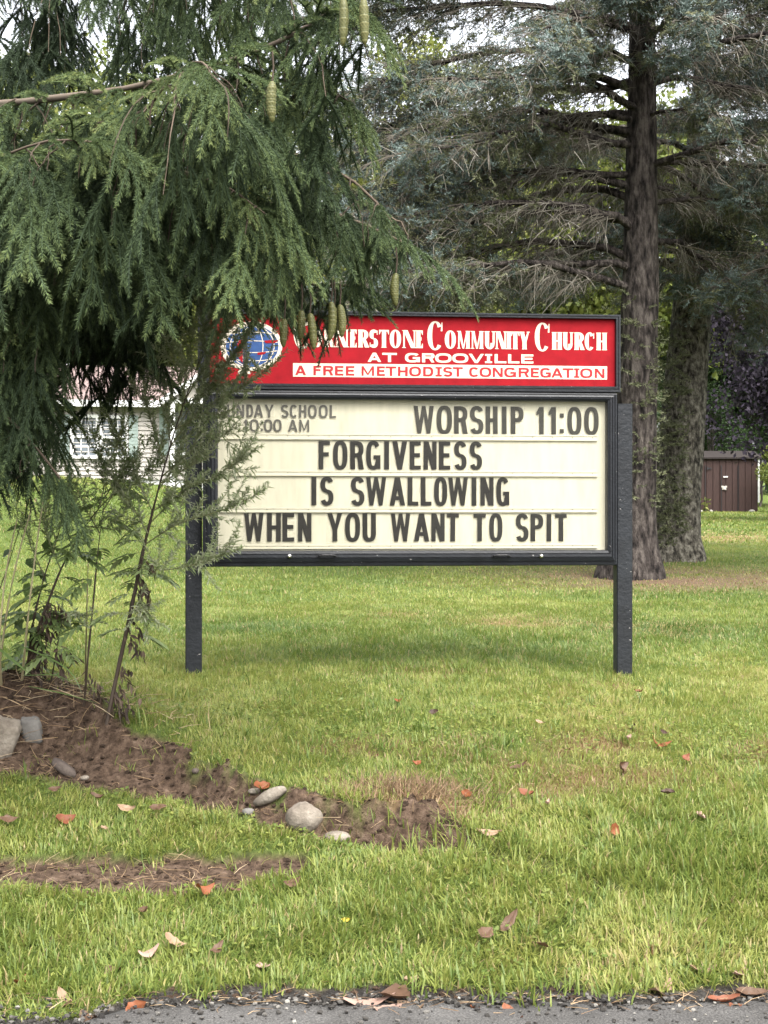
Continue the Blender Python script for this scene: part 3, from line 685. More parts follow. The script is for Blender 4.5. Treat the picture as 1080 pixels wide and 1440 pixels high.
# ------------------------------------------------------------------ changeable letters: each tile is a thing of its own
M_glyph = solid('black_letter', [(.3, (.009, .0085, .0075)), (.7, (.020, .0185, .016))], 18, .6, spec=.15)
M_glyph3 = solid('weathered_black_letter', [(.3, (.024, .023, .019)), (.7, (.046, .044, .036))], 18, .6, spec=.15)
M_glyph2 = solid('faded_letter', [(.3, (.052, .05, .040)), (.7, (.085, .08, .066))], 18, .5, spec=.3)
m, nt, N, L = newmat('letter_tile_acrylic'); tr = N.new('ShaderNodeBsdfTransparent'); tr.inputs[0].default_value = (1, 1, 1, 1); gl_ = N.new('ShaderNodeBsdfPrincipled'); gl_.inputs['Base Color'].default_value = (.66, .63, .5, 1); gl_.inputs['Roughness'].default_value = .25
a1 = N.new('ShaderNodeMixShader'); a1.inputs[0].default_value = .06; L.new(tr.outputs[0], a1.inputs[1]); L.new(gl_.outputs[0], a1.inputs[2]); o_ = N.new('ShaderNodeOutputMaterial'); L.new(a1.outputs[0], o_.inputs[0]); M_tile = m
ORD = ['first', 'second', 'third', 'fourth', 'fifth', 'sixth', 'seventh', 'eighth', 'ninth', 'tenth']
NAMES = {':': 'colon', '1': 'figure 1', '0': 'figure 0'}
def word(s, ext, vt, vb, uref, mat, what, small=False):
    zt = sp(uref, vt, LW)[1]; zb = sp(uref, vb, LW)[1]; h = zt - zb
    for k, (ch, (a, b)) in enumerate(zip(s, ext)):
        xa = sp(a, vb, LW)[0]; xb = sp(b, vb, LW)[0]; w = xb - xa; pad = .006 if not small else .003
        nm = NAMES.get(ch, 'letter ' + ch)
        kind = ('small grey ' if small else 'black ') + nm
        same = s.count(ch) > 1
        lab = f'{kind}, {ORD[k]} character of {what}' + (f' ({ORD[s[:k].count(ch)]} {ch} there)' if same and ch not in ':' else '')
        p = S0 + su * (xa + w / 2) - sn * .0535 + np.array([0, 0, zb])
        jit = rng.normal(0, .004)
        t = thing('letter_tile', lab, 'sign letter', tuple(p), TH, 'small changeable letters on the top row' if small else 'large changeable letters on the sign board')
        mb = MB(); mb.box((0, 0, h / 2), (w + 2 * pad, .0022, h + (.014 if not small else .006))); mb.build('clear_tile', M_tile, t)
        mb = MB(); glyph_mesh(mb, ch, -w / 2, 0, w, h, .172 if not small else .185, .142 if not small else .15, base=.0018); mb.build('character', mat, t)
        t.rotation_euler = (rng.normal(0, .008), jit * .6, TH)
W6 = lambda *a: [(a[i], a[i + 1]) for i in range(0, len(a), 2)]
word('SUNDAY', W6(306, 317, 319, 330.5, 332.5, 343.5, 346.5, 356.2, 357, 370, 372, 385), 569.2, 587, 390, M_glyph2, 'the word SUNDAY', True)
word('SCHOOL', W6(395.3, 405.8, 407.6, 418, 420.6, 431, 433, 445.5, 448.3, 461, 463.5, 472.5), 569.2, 587, 390, M_glyph2, 'the word SCHOOL', True)
word('10:00', W6(342.2, 348, 351, 364, 366.6, 369.5, 370.8, 383, 384.2, 396), 590, 607, 385, M_glyph2, 'the time 10:00', True)
word('AM', W6(405, 418.5, 421, 434.8), 590, 607, 385, M_glyph2, 'the pair AM', True)
word('WORSHIP', W6(582, 610.3, 614, 635.7, 638.7, 657.5, 661, 680, 683, 700, 706.3, 712.2, 718.3, 736.3), 570.8, 609.7, 600, M_glyph3, 'the word WORSHIP')
word('11:00', W6(754.5, 764.8, 772, 782, 787.3, 793, 798, 818, 821.6, 842), 571.2, 610, 600, M_glyph3, 'the time 11:00')
ORD.append('eleventh')
word('FORGIVENESS', W6(448, 464, 468.3, 488.7, 492.6, 511.3, 514.8, 535, 540.6, 547, 551.8, 572.6, 576.2, 591.8, 595.7, 614, 617.3, 633.3, 638.7, 656.2, 660.6, 678), 620.6, 660.2, 560, M_glyph, 'the word FORGIVENESS')
word('IS', W6(438.2, 444.7, 450.5, 469), 670.7, 710.5, 455, M_glyph, 'the word IS')
word('SWALLOWING', W6(493.4, 512.5, 514.8, 543, 548, 569.8, 573.2, 588.3, 591.8, 606.8, 610.5, 629, 630.3, 658, 663.5, 669.8, 675.7, 694.2, 698, 716.3), 671.3, 711, 600, M_glyph, 'the word SWALLOWING')
word('WHEN', W6(343.3, 370.7, 375.5, 395, 397.2, 413.8, 419, 438), 721.6, 761.5, 390, M_glyph, 'the word WHEN')
word('YOU', W6(460.6, 481.6, 485.2, 506.5, 510, 528.8), 721.8, 761.4, 495, M_glyph, 'the word YOU')
word('WANT', W6(549.8, 577, 582, 603.8, 606.7, 625.4, 628.3, 645.2), 722.2, 761.3, 600, M_glyph, 'the word WANT')
word('TO', W6(666, 683, 688, 706.6), 722.5, 761.2, 690, M_glyph, 'the word TO')
word('SPIT', W6(725.4, 743.3, 746.2, 764, 769, 775, 780.7, 797.2), 722.7, 761.1, 760, M_glyph, 'the word SPIT')
# ------------------------------------------------------------------ conifer foliage
M_bark = solid('grey_bark', [(.3, (.018, .014, .012)), (.5, (.05, .042, .036)), (.7, (.115, .10, .088))], 9, .9, 1, 14, spec=.2, stretch=(1, 1, .35))
M_twig = foliage('twig_bark', [(0, (.03, .022, .016)), (.5, (.09, .068, .05)), (1, (.30, .27, .235))], trans=0, rough=.85, spec=.2)
M_spruce = foliage('spruce_needle', [(0, (.020, .031, .017)), (.35, (.044, .066, .031)), (.6, (.080, .112, .045)), (.85, (.135, .165, .058)), (1, (.17, .195, .08))], trans=.2, rough=.65, spec=.12)
M_blue = foliage('blue_spruce_needle', [(0, (.038, .054, .046)), (.4, (.080, .110, .097)), (.7, (.15, .195, .18)), (1, (.225, .28, .265))], trans=.12, rough=.55, spec=.35)
M_olive = foliage('dull_needle', [(0, (.046, .056, .026)), (.5, (.105, .114, .060)), (1, (.18, .18, .10))], trans=.15, rough=.6, spec=.25)

def frond(seed, L=.30, nside=9, sl=.12, per=.00085, nl=.0240, nw=.0025):
    """a flat spray of a Norway spruce: axis along +X, side shoots in the XY plane that droop, all set with needles. returns needles and twigs"""
    r = np.random.default_rng(seed)
    sh = []; q = np.linspace(0, 1, 6)[:, None]
    ax = np.stack([np.linspace(0, L, 6), r.normal(0, .006, 6).cumsum(), -.04 * np.linspace(0, 1, 6) ** 2], 1); sh.append(ax)
    for k in range(nside):
        t = (k + .4) / (nside + .6); s = 1 if k % 2 else -1
        p = np.array([np.interp(t, np.linspace(0, 1, 6), ax[:, c]) for c in range(3)])
        l = sl * (1.05 - .62 * t) * r.uniform(.8, 1.15)
        a = R(r.uniform(30, 46)); d = np.array([math.cos(a), s * math.sin(a), r.uniform(-.2, .12)])
        pts = p + d * l * q; pts[:, 2] -= .32 * l * q[:, 0] ** 2; pts[:, 0] += .22 * l * q[:, 0] ** 2; sh.append(pts)
        if l > .13:
            p2 = pts[2]; a2 = a - R(42) ; d2 = np.array([math.cos(a2), s * math.sin(a2), -.1]); l2 = l * r.uniform(.35, .5)
            pp = p2 + d2 * l2 * q; pp[:, 2] -= .25 * l2 * q[:, 0] ** 2; sh.append(pp)
    B = []; D = []; S = []; LL = []; TT = []
    for pts in sh:
        l = np.linalg.norm(np.diff(pts, axis=0), axis=1).sum(); n = max(12, int(l / per)); t = np.sort(r.random(n))
        P = np.stack([np.interp(t, np.linspace(0, 1, 6), pts[:, c]) for c in range(3)], 1)
        G = np.gradient(pts, axis=0); T = nrm(np.stack([np.interp(t, np.linspace(0, 1, 6), G[:, c]) for c in range(3)], 1))
        A = nrm(np.cross(T, [0, 0, 1.])); Bn = np.cross(A, T)
        ang = r.uniform(-.7, math.pi + .7, n); rad = np.cos(ang)[:, None] * A + np.sin(ang)[:, None] * Bn * .75
        f = (r.uniform(.6, .95, n) + .5 * (t > .93))[:, None]; D_ = nrm(T * f + rad * 1.05); B.append(P); D.append(D_); S.append(nrm(np.cross(D_, r.normal(size=(n, 3)))))
        LL.append(nl * (.75 + .45 * r.random(n)) * (1 - .25 * (t > .9))); TT.append(r.normal(0, .05, n) + .20 * np.clip(t - .55, 0, 1) / .45)
    B = np.concatenate(B); D = np.concatenate(D); S = np.concatenate(S); LL = np.concatenate(LL)
    V, f, T = quads_dir(B, D, S, LL, np.full(len(B), nw), np.concatenate(TT), .35)
    CV, cf = tubes(np.array(sh), np.array([np.array([.5, 1, 1, 1, .95, .25]) * .0042 for k in range(len(sh))]), 6)
    f = np.concatenate([f, cf + len(V)]); V = np.concatenate([V, CV]); T = np.concatenate([T, np.full(len(CV), -.22)])
    TV, tf = tubes(np.array(sh), np.array([np.linspace(.003, .0015, 6) if k == 0 else np.linspace(.0018, .001, 6) for k in range(len(sh))]), 3)
    return V, f, T, TV, tf
FR = [frond(100 + k, L=.28 + .06 * (k % 3), nside=4 + (k % 3), sl=.165 + .02 * (k % 3)) for k in range(6)]

def frame(D, up):
    """rotation matrices (n,3,3) whose columns are direction, side, normal"""
    X = nrm(D); Y = nrm(np.cross(up, X)); Z = np.cross(X, Y); return np.stack([X, Y, Z], -1)
def place(tmpls, P, D, N, S, tint, mbn, mbt, which=None, sag=0.0):
    n = len(P); Rm = frame(D, N); which = rng.integers(0, len(tmpls), n) if which is None else which
    for k, (V, f, T, TV, tf) in enumerate(tmpls):
        idx = np.nonzero(which == k)[0]
        if not len(idx): continue
        M = Rm[idx] * S[idx, None, None]
        for W, ff, mb, tt in ((V, f, mbn, T), (TV, tf, mbt, None)):
            if mb is None: continue
            X = np.einsum('nij,vj->nvi', M, W)
            if sag:
                X[..., 2] -= sag * (W[:, 0] ** 2)[None]
            X = X + P[idx][:, None]
            nv = len(W); F2 = (ff[None] + (np.arange(len(idx)) * nv)[:, None, None]).reshape(-1, ff.shape[1])
            tn = (tint[idx][:, None] + tt[None]).ravel() if tt is not None else np.full(len(idx) * nv, .35)
            mb.add(X.reshape(-1, 3), [F2], np.clip(tn, 0, 1))

# ---- the near Norway spruce: trunk outside the frame on the left, drooping limbs hang in front of the sign
TX, TY = -2.75, 7.6
spruce = thing('spruce_tree', 'dark green spruce with drooping branches and hanging cones overhanging the sign at upper left', 'tree', (TX, TY, float(H(TX, TY)[0])))
so = np.array(spruce.location)
tp = np.array([[TX, TY, so[2] - .15], [TX + .02, TY, 1.2], [TX + .03, TY + .02, 3], [TX, TY, 5.5], [TX, TY, 9.5], [TX, TY, 12.5]])
tpp = resample(tp, 16); V, q = tubes(tpp[None] - so, np.linspace(.24, .05, 16)[None] * (1 + .25 * np.exp(-np.arange(16) / 1.0))[None], 16)
mk('trunk', V, [q], M_bark, spruce, True, np.full(len(V), .3))
_lx = [-800, 0, 60, 90, 110, 130, 150, 170, 190, 205, 225, 245, 262, 285, 320, 350, 400, 430, 455, 475, 495, 520, 545, 575, 600, 640]
_ly = [688, 688, 680, 635, 592, 572, 574, 545, 545, 548, 535, 490, 422, 408, 414, 430, 436, 462, 466, 440, 420, 398, 390, 376, 356, 330]
def lower(u): return np.interp(u, _lx, _ly)
# right outline: no foliage beyond this column at a given row
def right(v): return np.interp(v, [-80, 0, 60, 130, 170, 215, 260, 300, 340, 380, 420, 480], [555, 530, 495, 488, 500, 495, 530, 550, 574, 572, 510, 490])
# limbs: ((u, v, depth) ...), radius, hanging length, hanging spacing, lightness
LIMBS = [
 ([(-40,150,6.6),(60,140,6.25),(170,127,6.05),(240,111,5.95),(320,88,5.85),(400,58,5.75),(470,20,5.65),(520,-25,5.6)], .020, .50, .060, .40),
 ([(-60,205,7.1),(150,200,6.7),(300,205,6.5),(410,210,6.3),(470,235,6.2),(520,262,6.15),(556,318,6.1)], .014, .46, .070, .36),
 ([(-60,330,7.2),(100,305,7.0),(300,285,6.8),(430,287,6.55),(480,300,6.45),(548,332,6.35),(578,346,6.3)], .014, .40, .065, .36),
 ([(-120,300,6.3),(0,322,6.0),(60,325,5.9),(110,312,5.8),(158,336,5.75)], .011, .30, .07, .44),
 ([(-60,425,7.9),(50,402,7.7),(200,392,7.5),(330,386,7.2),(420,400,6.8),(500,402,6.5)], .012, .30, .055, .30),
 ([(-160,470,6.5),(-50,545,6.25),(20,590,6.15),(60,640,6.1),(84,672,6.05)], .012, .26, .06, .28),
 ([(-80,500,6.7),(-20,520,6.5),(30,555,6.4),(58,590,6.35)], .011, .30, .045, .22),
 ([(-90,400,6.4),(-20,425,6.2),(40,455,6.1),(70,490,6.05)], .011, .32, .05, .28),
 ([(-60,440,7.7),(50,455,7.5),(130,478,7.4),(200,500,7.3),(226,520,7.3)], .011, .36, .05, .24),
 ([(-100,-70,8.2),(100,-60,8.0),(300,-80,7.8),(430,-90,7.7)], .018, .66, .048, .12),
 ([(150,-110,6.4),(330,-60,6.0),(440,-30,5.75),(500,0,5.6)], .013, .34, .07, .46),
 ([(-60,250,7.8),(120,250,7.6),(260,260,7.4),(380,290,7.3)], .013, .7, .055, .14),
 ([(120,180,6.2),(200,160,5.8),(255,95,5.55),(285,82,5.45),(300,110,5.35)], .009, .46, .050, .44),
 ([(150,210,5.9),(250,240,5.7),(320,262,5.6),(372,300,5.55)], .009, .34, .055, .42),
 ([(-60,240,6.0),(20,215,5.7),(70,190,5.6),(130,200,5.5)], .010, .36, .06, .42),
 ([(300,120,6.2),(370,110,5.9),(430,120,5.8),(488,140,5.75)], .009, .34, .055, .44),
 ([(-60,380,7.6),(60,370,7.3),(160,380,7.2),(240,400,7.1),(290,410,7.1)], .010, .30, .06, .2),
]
nfr = 0
for li, (pts, rad, hang, step, lightness) in enumerate(LIMBS):
    P = [at(*p) for p in pts]
    root = np.array([TX, TY, P[0][2] + .1 + .25 * (P[0][0] - TX) * .3])
    if li in (10, 12, 13, 15): root = P[0]
    path = resample(([root] if root is not P[0] else []) + P, 26)
    V, q = tubes(path[None] - so, np.linspace(rad * 1.25, rad * .35, 26)[None] * (1 + .12 * rng.normal(size=(1, 26))), 7)
    bo = mk('branch', V, [q], M_twig, spruce, True, np.full(len(V), .55 if li in (0, 9) else .4))
    mbn, mbt = MB(), MB()
    seg = np.linalg.norm(np.diff(path, axis=0), axis=1); cum = np.r_[0, np.cumsum(seg)]; tot = cum[-1]
    s0 = .55 if root is not P[0] else .05
    FP = []; FD = []; FN = []; FS = []; FT = []; sh = []
    def add_frond(p, d, n, s, t):
        FP.append(p); FD.append(d); FN.append(n); FS.append(s); FT.append(t)
    s = s0
    while s < tot:
        p = np.array([np.interp(s, cum, path[:, c]) for c in range(3)])
        k = np.searchsorted(cum, s); k = min(max(k, 1), 25); T = nrm(path[k] - path[k - 1]); side = nrm(np.cross(T, [0, 0, 1]))
        fr = s / tot
        u, v = proj(*p); room = (lower(u) - v) / F * p[1]
        # spray that stands out along the limb's top and sides
        for sg in (1, -1):
            if rng.random() < .62:
                d = nrm(T * rng.uniform(.3, 1.0) + side * sg * rng.uniform(.4, 1) + np.array([0, 0, rng.uniform(-.5, .35)]))
                sc = rng.uniform(.5, .95)
                uu, vv = proj(*(p + d * .4 * sc))
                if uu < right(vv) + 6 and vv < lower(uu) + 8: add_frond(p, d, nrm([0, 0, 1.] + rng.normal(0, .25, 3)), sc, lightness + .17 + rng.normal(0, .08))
        # hanging branchlet
        hl = min(hang * rng.uniform(.45, 1.15) * (1 - .45 * max(0, fr - .75) / .25), room - .02)
        if hl > .10:
            az = rng.random() * 6.283; off = np.array([math.cos(az), math.sin(az) * 1.6, 0]) * min(.30, .08 + hl * .35) * rng.uniform(.2, 1)
            q_ = np.linspace(0, 1, 7)[:, None]
            hp = p + off * np.sin(q_ * 1.57) + np.array([0, 0, -1.]) * hl * q_ ** 1.25 + np.cumsum(rng.normal(0, .007, (7, 3)), 0)
            sh.append(hp)
            m = max(2, int(hl / .13))
            for j in range(m):
                t = (j + rng.random() * .8 + .25) / m
                if t > 1: t = 1.
                pp = np.array([np.interp(t, np.linspace(0, 1, 7), hp[:, c]) for c in range(3)])
                a = rng.random() * 6.283; o2 = np.array([math.cos(a), math.sin(a), 0])
                o2 = nrm(o2 + np.array([0, -.35, 0])); d = nrm(o2 * rng.uniform(.35, 1.0) + np.array([0, 0, -1.]) * rng.uniform(.35, 1.1)); sc = rng.uniform(.6, 1.1) * (.75 if t < .3 else 1)
                uu, vv = proj(*(pp + d * .36 * sc)); 
                if vv > lower(uu) + 4: sc *= .55
                uu, vv = proj(*(pp + d * .36 * sc))
                if uu < right(vv) + 4 and vv < lower(uu) + 14:
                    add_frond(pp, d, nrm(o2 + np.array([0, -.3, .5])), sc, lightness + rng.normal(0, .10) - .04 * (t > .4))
        s += step * rng.uniform(.6, 1.4)
    # the tip
    for a in range(3):
        add_frond(path[-1 - a], nrm(path[-1] - path[-4] + rng.normal(0, .02, 3) + (np.array([0, 0, -.03]))), np.array([0, 0, 1.]), .75, lightness + .15)
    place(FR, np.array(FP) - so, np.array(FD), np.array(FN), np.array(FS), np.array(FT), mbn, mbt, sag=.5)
    if sh:
        V, q = tubes(np.array(sh) - so, np.repeat(np.linspace(.0036, .0014, 7)[None], len(sh), 0), 4); mbt.add(V, [q], np.repeat(.18 + .3 * (rng.random(len(sh)) < .15), 28))
    nfr += len(FP)
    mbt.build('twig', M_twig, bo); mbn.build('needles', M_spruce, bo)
print('fronds', nfr)
# cones
def cone_mesh(L, W, seed):
    r = np.random.default_rng(seed); nu, nv = 26, 46
    a = np.arange(nu) / nu * 2 * math.pi; t = np.linspace(0, 1, nv)
    prof = W / 2 * np.interp(t, [0, .04, .15, .4, .75, .93, 1], [.15, .6, .88, 1, .86, .5, .02])
    A, Tt = np.meshgrid(a, t)
    k1 = 8; rows = L / .0085
    ph = Tt * rows; c = A / (2 * math.pi) * k1
    row = np.floor(ph); fr = ph - row; cc = (c + .5 * (row % 2)) % 1.0
    scale_edge = fr * (1 - (2 * np.abs(cc - .5)) ** 2)
    rad = prof[:, None] * (1 + .24 * (scale_edge - .35)) 
    bend = .06 * L * np.sin(Tt * math.pi) * r.uniform(-1, 1)
    V = np.stack([rad * np.cos(A) + bend, rad * np.sin(A), -Tt * L], -1).reshape(-1, 3)
    i = np.arange(nu); j = (i + 1) % nu; q = np.stack([i, j, j + nu, i + nu], -1)[None] + (np.arange(nv - 1) * nu)[:, None, None]
    tint = np.clip(.35 + .45 * scale_edge + .12 * r.random(), 0, 1).ravel()
    return V, q.reshape(-1, 4), tint
M_cone = foliage('green_cone', [(0, (.022, .024, .008)), (.5, (.068, .072, .022)), (1, (.145, .13, .046))], trans=0, rough=.5, spec=.3)
for k, (u, v0, v1, d, tilt) in enumerate([(483, -2, 66, 5.42, 1), (511, -3, 64, 5.4, -2), (383, 114, 173, 5.2, 0), (557, 384, 431, 6.05, 0), (466, 424, 480, 6.0, 3), (478, 428, 475, 6.02, -3), (424, 436, 478, 6.05, 1), (436, 440, 493, 6.0, -6), (400, 448, 489, 6.1, 2), (470, 432, 470, 6.05, 0)]):
    p = at(u, v0, d); L = (v1 - v0) / F * d
    V, q, tt = cone_mesh(L, min(.034, L * .27), k); th = R(tilt); c, s = math.cos(th), math.sin(th)
    V = np.stack([c * V[:, 0] + s * V[:, 2], V[:, 1], -s * V[:, 0] + c * V[:, 2]], 1) + p - so
    mk('cone', V, [q], M_cone, spruce, True, tt)
    st_ = np.array([[p + [0, 0, .10] , p + [.004, 0, .05], p + [0, 0, -.004]]]) - so; V, q = tubes(st_, np.full((1, 3), .003), 5); mk('cone_stalk', V, [q], M_twig, spruce, False, np.full(len(V), .2))

# ------------------------------------------------------------------ blue spruces behind the sign
def tuft_tmpl(seed, L=.15, n=44, nl=.034, nw=.0085):
    r = np.random.default_rng(seed); sh = [np.stack([np.linspace(0, L, 4), np.zeros(4), .1 * np.linspace(0, 1, 4) ** 2 * L], 1)]
    for s in (1, -1):
        a = s * R(r.uniform(30, 55)); d = np.array([math.cos(a), math.sin(a), .1]); sh.append(np.array([L * .35, 0, 0]) + d * np.linspace(0, L * .6, 4)[:, None])
    B = []; D = []
    for p in sh:
        t = r.random(n // len(sh) + 2); P = np.stack([np.interp(t, np.linspace(0, 1, 4), p[:, c]) for c in range(3)], 1); T = nrm(p[-1] - p[0])
        D.append(nrm(T * .8 + r.normal(size=(len(t), 3)) * .6 + [0, 0, .2])); B.append(P)
    B = np.concatenate(B); D = np.concatenate(D); S = nrm(np.cross(D, r.normal(size=D.shape)))
    V, f, T = quads_dir(B, D, S, np.full(len(B), nl) * r.uniform(.7, 1.2, len(B)), np.full(len(B), nw), r.normal(0, .1, len(B)), .45)
    TV, tf = tubes(np.array(sh), np.repeat([[.004, .0035, .003, .002]], len(sh), 0), 3)
    return V, f, T, TV, tf
TF = [tuft_tmpl(300 + k) for k in range(5)]
M_dead = foliage('dead_twig', [(0, (.05, .042, .034)), (.4, (.115, .102, .084)), (.75, (.20, .188, .16)), (1, (.31, .30, .275))], trans=0, rough=.9, spec=.1)
def blue_spruce(label, base, top, r0, zlo, zhi, nl, seed, reach, leftbias, extra=(), bark=M_bark):
    global rng
    rng = np.random.default_rng(seed)
    t = thing('blue_spruce_tree', label, 'tree', tuple(base)); o = np.array(base)
    k = 44; path = resample(np.array([base - [0, 0, .2], base + (top - base) * .3 + [.04, 0, 0], base + (top - base) * .65 - [.03, 0, 0], top]), k)
    zz = path[:, 2] - base[2]
    rr = r0 * (1 - .82 * zz / zz[-1]) * (1 + .55 * np.exp(-np.clip(zz, 0, 9) / .28))
    m = 30; P = path - o
    V, q = tubes(P[None], rr[None], m)
    a = np.tile(np.arange(m) / m * 2 * math.pi, k); zv = np.repeat(zz, m)
    # root flare lobes and plates of bark
    bump = 1 + .10 * np.cos(a * 5 + seed) * np.exp(-np.clip(zv, 0, 9) / .35) + .10 * (fbm(a * 3.2, zv * 3.0, seed, 3) - .5) + .10 * (fbm(a * 9, zv * 11, seed + 1, 2) - .5)
    cen = np.repeat(P, m, 0); V = cen + (V - cen) * bump[:, None]
    tr = mk('trunk', V, [q], bark, t, True, np.full(len(V), .3))
    lp = []; lr = []; tw = []; twr = []; twt = []; FP = []; FD = []; FS = []; FT = []; dull = []
    specs = []
    for i_ in range(nl):
        z = zlo + (zhi - zlo) * (i_ + rng.random()) / nl
        az = rng.random() * 6.283
        q_r = rng.random()
        if q_r < leftbias: az = rng.normal(math.pi, .65)
        elif q_r < leftbias + .22: az = rng.normal(-math.pi / 2, .6)
        dl = abs((az - math.pi + math.pi) % (2 * math.pi) - math.pi)
        front = abs((az + math.pi / 2 + math.pi) % (2 * math.pi) - math.pi) < .75
        if dl < 1.0 and z > 7.3 and rng.random() < .6: continue
        if front and z < 5.6: continue
        specs.append((z, az, (.58 if front else 1) * reach * (1.12 - .45 * (z - zlo) / (13 - zlo)) * rng.uniform(.7, 1.1)))
    specs += list(extra)
    for (z, az, Ln) in specs:
        b0 = np.array([np.interp(z, path[:, 2], path[:, c]) for c in range(3)])
        out = np.array([math.cos(az), math.sin(az), 0]); sd = np.array([-out[1], out[0], 0])
        t8 = np.linspace(0, 1, 10)[:, None]
        drop = rng.uniform(.12, .36); wob = np.cumsum(rng.normal(0, .02 * Ln, (10, 3)), 0); wob[0] = 0
        lim = b0 + out * Ln * t8 + np.array([0, 0, 1.]) * Ln * (.10 * np.sin(t8 * 3.0) - drop * t8 ** 1.5 + .12 * t8 ** 4) + wob * .6
        lp.append(lim); lr.append(np.linspace(.050, .012, 10) * (Ln / 3.5) ** .6)
        nlat = int(Ln * 19)
        for j in range(nlat):
            tt = rng.uniform(.10, 1.0); p = np.array([np.interp(tt, t8[:, 0], lim[:, c]) for c in range(3)])
            sg = 1 if rng.random() < .5 else -1
            ll = (.25 + .85 * (1 - abs(tt - .55))) * rng.uniform(.45, 1.0) * Ln / 3.6
            d = nrm(out * rng.uniform(.5, 1.4) + sd * sg * rng.uniform(.2, .9) + np.array([0, 0, rng.uniform(-.6, .12)]))
            q4 = np.linspace(0, 1, 4)[:, None]
            lat = p + d * ll * q4 - np.array([0, 0, 1.]) * ll * rng.uniform(.05, .35) * q4 ** 2
            live = tt > .28 and rng.random() < .86
            tw.append(lat); twr.append(np.array([.009, .007, .005, .0025]) * rng.uniform(.6, 1.1)); twt.append(.12 + .3 * rng.random() if live else .25 + .4 * rng.random())
            # finer twigs, half of them bare
            for s_ in range(rng.integers(5, 11)):
                u_ = rng.random(); pb = np.array([np.interp(u_, q4[:, 0], lat[:, c]) for c in range(3)])
                dd = nrm(d * rng.uniform(.2, .9) + rng.normal(0, .55, 3) + np.array([0, 0, -.40])); l2 = rng.uniform(.10, .30)
                tip = pb + dd * l2 + np.array([0, 0, -.04])
                tw.append(np.stack([pb, pb + dd * l2 * .35, pb + dd * l2 * .7 - [0, 0, .012], tip])); twr.append(np.array([.0052, .0042, .0034, .0018])); twt.append((.1 + .5 * rng.random()) if rng.random() < .80 else .55 + .35 * rng.random())
                if live and rng.random() < .62 * sstep(.2, .75, tt) + .16:
                    for w_ in range(rng.integers(1, 5)):
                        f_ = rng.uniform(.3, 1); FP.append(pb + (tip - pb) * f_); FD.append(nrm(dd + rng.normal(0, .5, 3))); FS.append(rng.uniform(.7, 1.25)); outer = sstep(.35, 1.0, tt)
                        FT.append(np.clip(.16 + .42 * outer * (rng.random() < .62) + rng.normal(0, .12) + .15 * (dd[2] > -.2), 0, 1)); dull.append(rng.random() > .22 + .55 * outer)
    V, q = tubes(np.array(lp) - o, np.array(lr), 6); mk('branch', V, [q], bark, t, True, np.full(len(V), .3))
    V, q = tubes(np.array(tw) - o, np.array(twr), 3); mk('twigs', V, [q], M_dead, t, False, np.repeat(np.array(twt), 12))['kind'] = 'stuff'
    FP, FD, FS, FT, dull = map(np.array, (FP, FD, FS, FT, dull))
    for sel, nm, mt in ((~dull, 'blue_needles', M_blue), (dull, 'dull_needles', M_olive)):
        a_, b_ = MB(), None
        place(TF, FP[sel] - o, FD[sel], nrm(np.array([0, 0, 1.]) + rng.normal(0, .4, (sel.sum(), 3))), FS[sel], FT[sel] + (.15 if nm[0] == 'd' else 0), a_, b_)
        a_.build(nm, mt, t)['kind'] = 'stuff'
    print(label, len(lp), len(tw), len(FP))
    return t
b1 = hit(887, 813); b2 = hit(941, 787)
M_barkd = solid('dark_brown_bark', [(.36, (.008, .007, .0065)), (.5, (.036, .030, .027)), (.66, (.088, .076, .067))], 17, .9, 1, 20, spec=.1, stretch=(1, 1, .3), bdist=.08)
M_barkl = solid('lichen_grey_bark', [(.36, (.012, .011, .009)), (.5, (.066, .060, .048)), (.64, (.155, .145, .12))], 17, .9, 1, 20, spec=.1, stretch=(1, 1, .6), bdist=.08)
EX1 = [(7.6, math.pi + .15, 4.2), (7.0, math.pi - .3, 4.4), (6.3, math.pi + .25, 4.3), (5.6, math.pi + .05, 4.3), (5.0, math.pi + .4, 4.2), (4.55, math.pi - .1, 4.2), (4.3, math.pi + .55, 4.0), (8.3, math.pi + .3, 4.0), (8.6, math.pi - .2, 4.0), (7.6, -.1, 3.2), (6.9, .25, 3.0), (5.9, -.3, 3.0), (5.4, .1, 2.6), (7.1, -1.5, 1.6), (7.9, -1.9, 1.9), (6.5, -1.05, 1.5), (8.4, -1.2, 1.9), (7.5, -2.3, 2.2)]
blue_spruce('large blue spruce with dark trunk, nearest to the right edge of the sign', b1, b1 + np.array([.30, .1, 12.5]), .30, 4.5, 11.5, 54, 11, 3.9, .42, EX1, M_barkd)
blue_spruce('blue spruce with a thick lichen grey trunk standing just behind the dark trunk', b2, b2 + np.array([1.0, .2, 12.0]), .385, 5.0, 11, 36, 12, 3.6, .2, (), M_barkl)
b3 = hit(1330, 800)
blue_spruce('blue spruce at the right edge whose boughs reach in over the brown shed', b3, b3 + np.array([0, .1, 11.5]), .3, 5.2, 10.5, 30, 13, 3.7, .75, ((6.0, math.pi, 3.6), (5.2, math.pi + .2, 3.3), (6.6, math.pi - .3, 3.6)), M_bark)
# sprouts on the trunks
def trunk_sprouts(base, n, z0, z1, az0, az1, r, name):
    o = np.array(base); P = []; D = []
    for k in range(n):
        a = rng.uniform(az0, az1); z = rng.uniform(z0, z1); P.append([math.cos(a) * r, math.sin(a) * r, z]); D.append(nrm([math.cos(a), math.sin(a), rng.uniform(-.6, .3)]))
    a_, b_ = MB(), MB(); place(TF, np.array(P), np.array(D), nrm(np.array([0, 0, 1.]) + rng.normal(0, .4, (n, 3))), rng.uniform(.8, 1.6, n), rng.uniform(.15, .6, n), a_, b_)
    return a_, b_

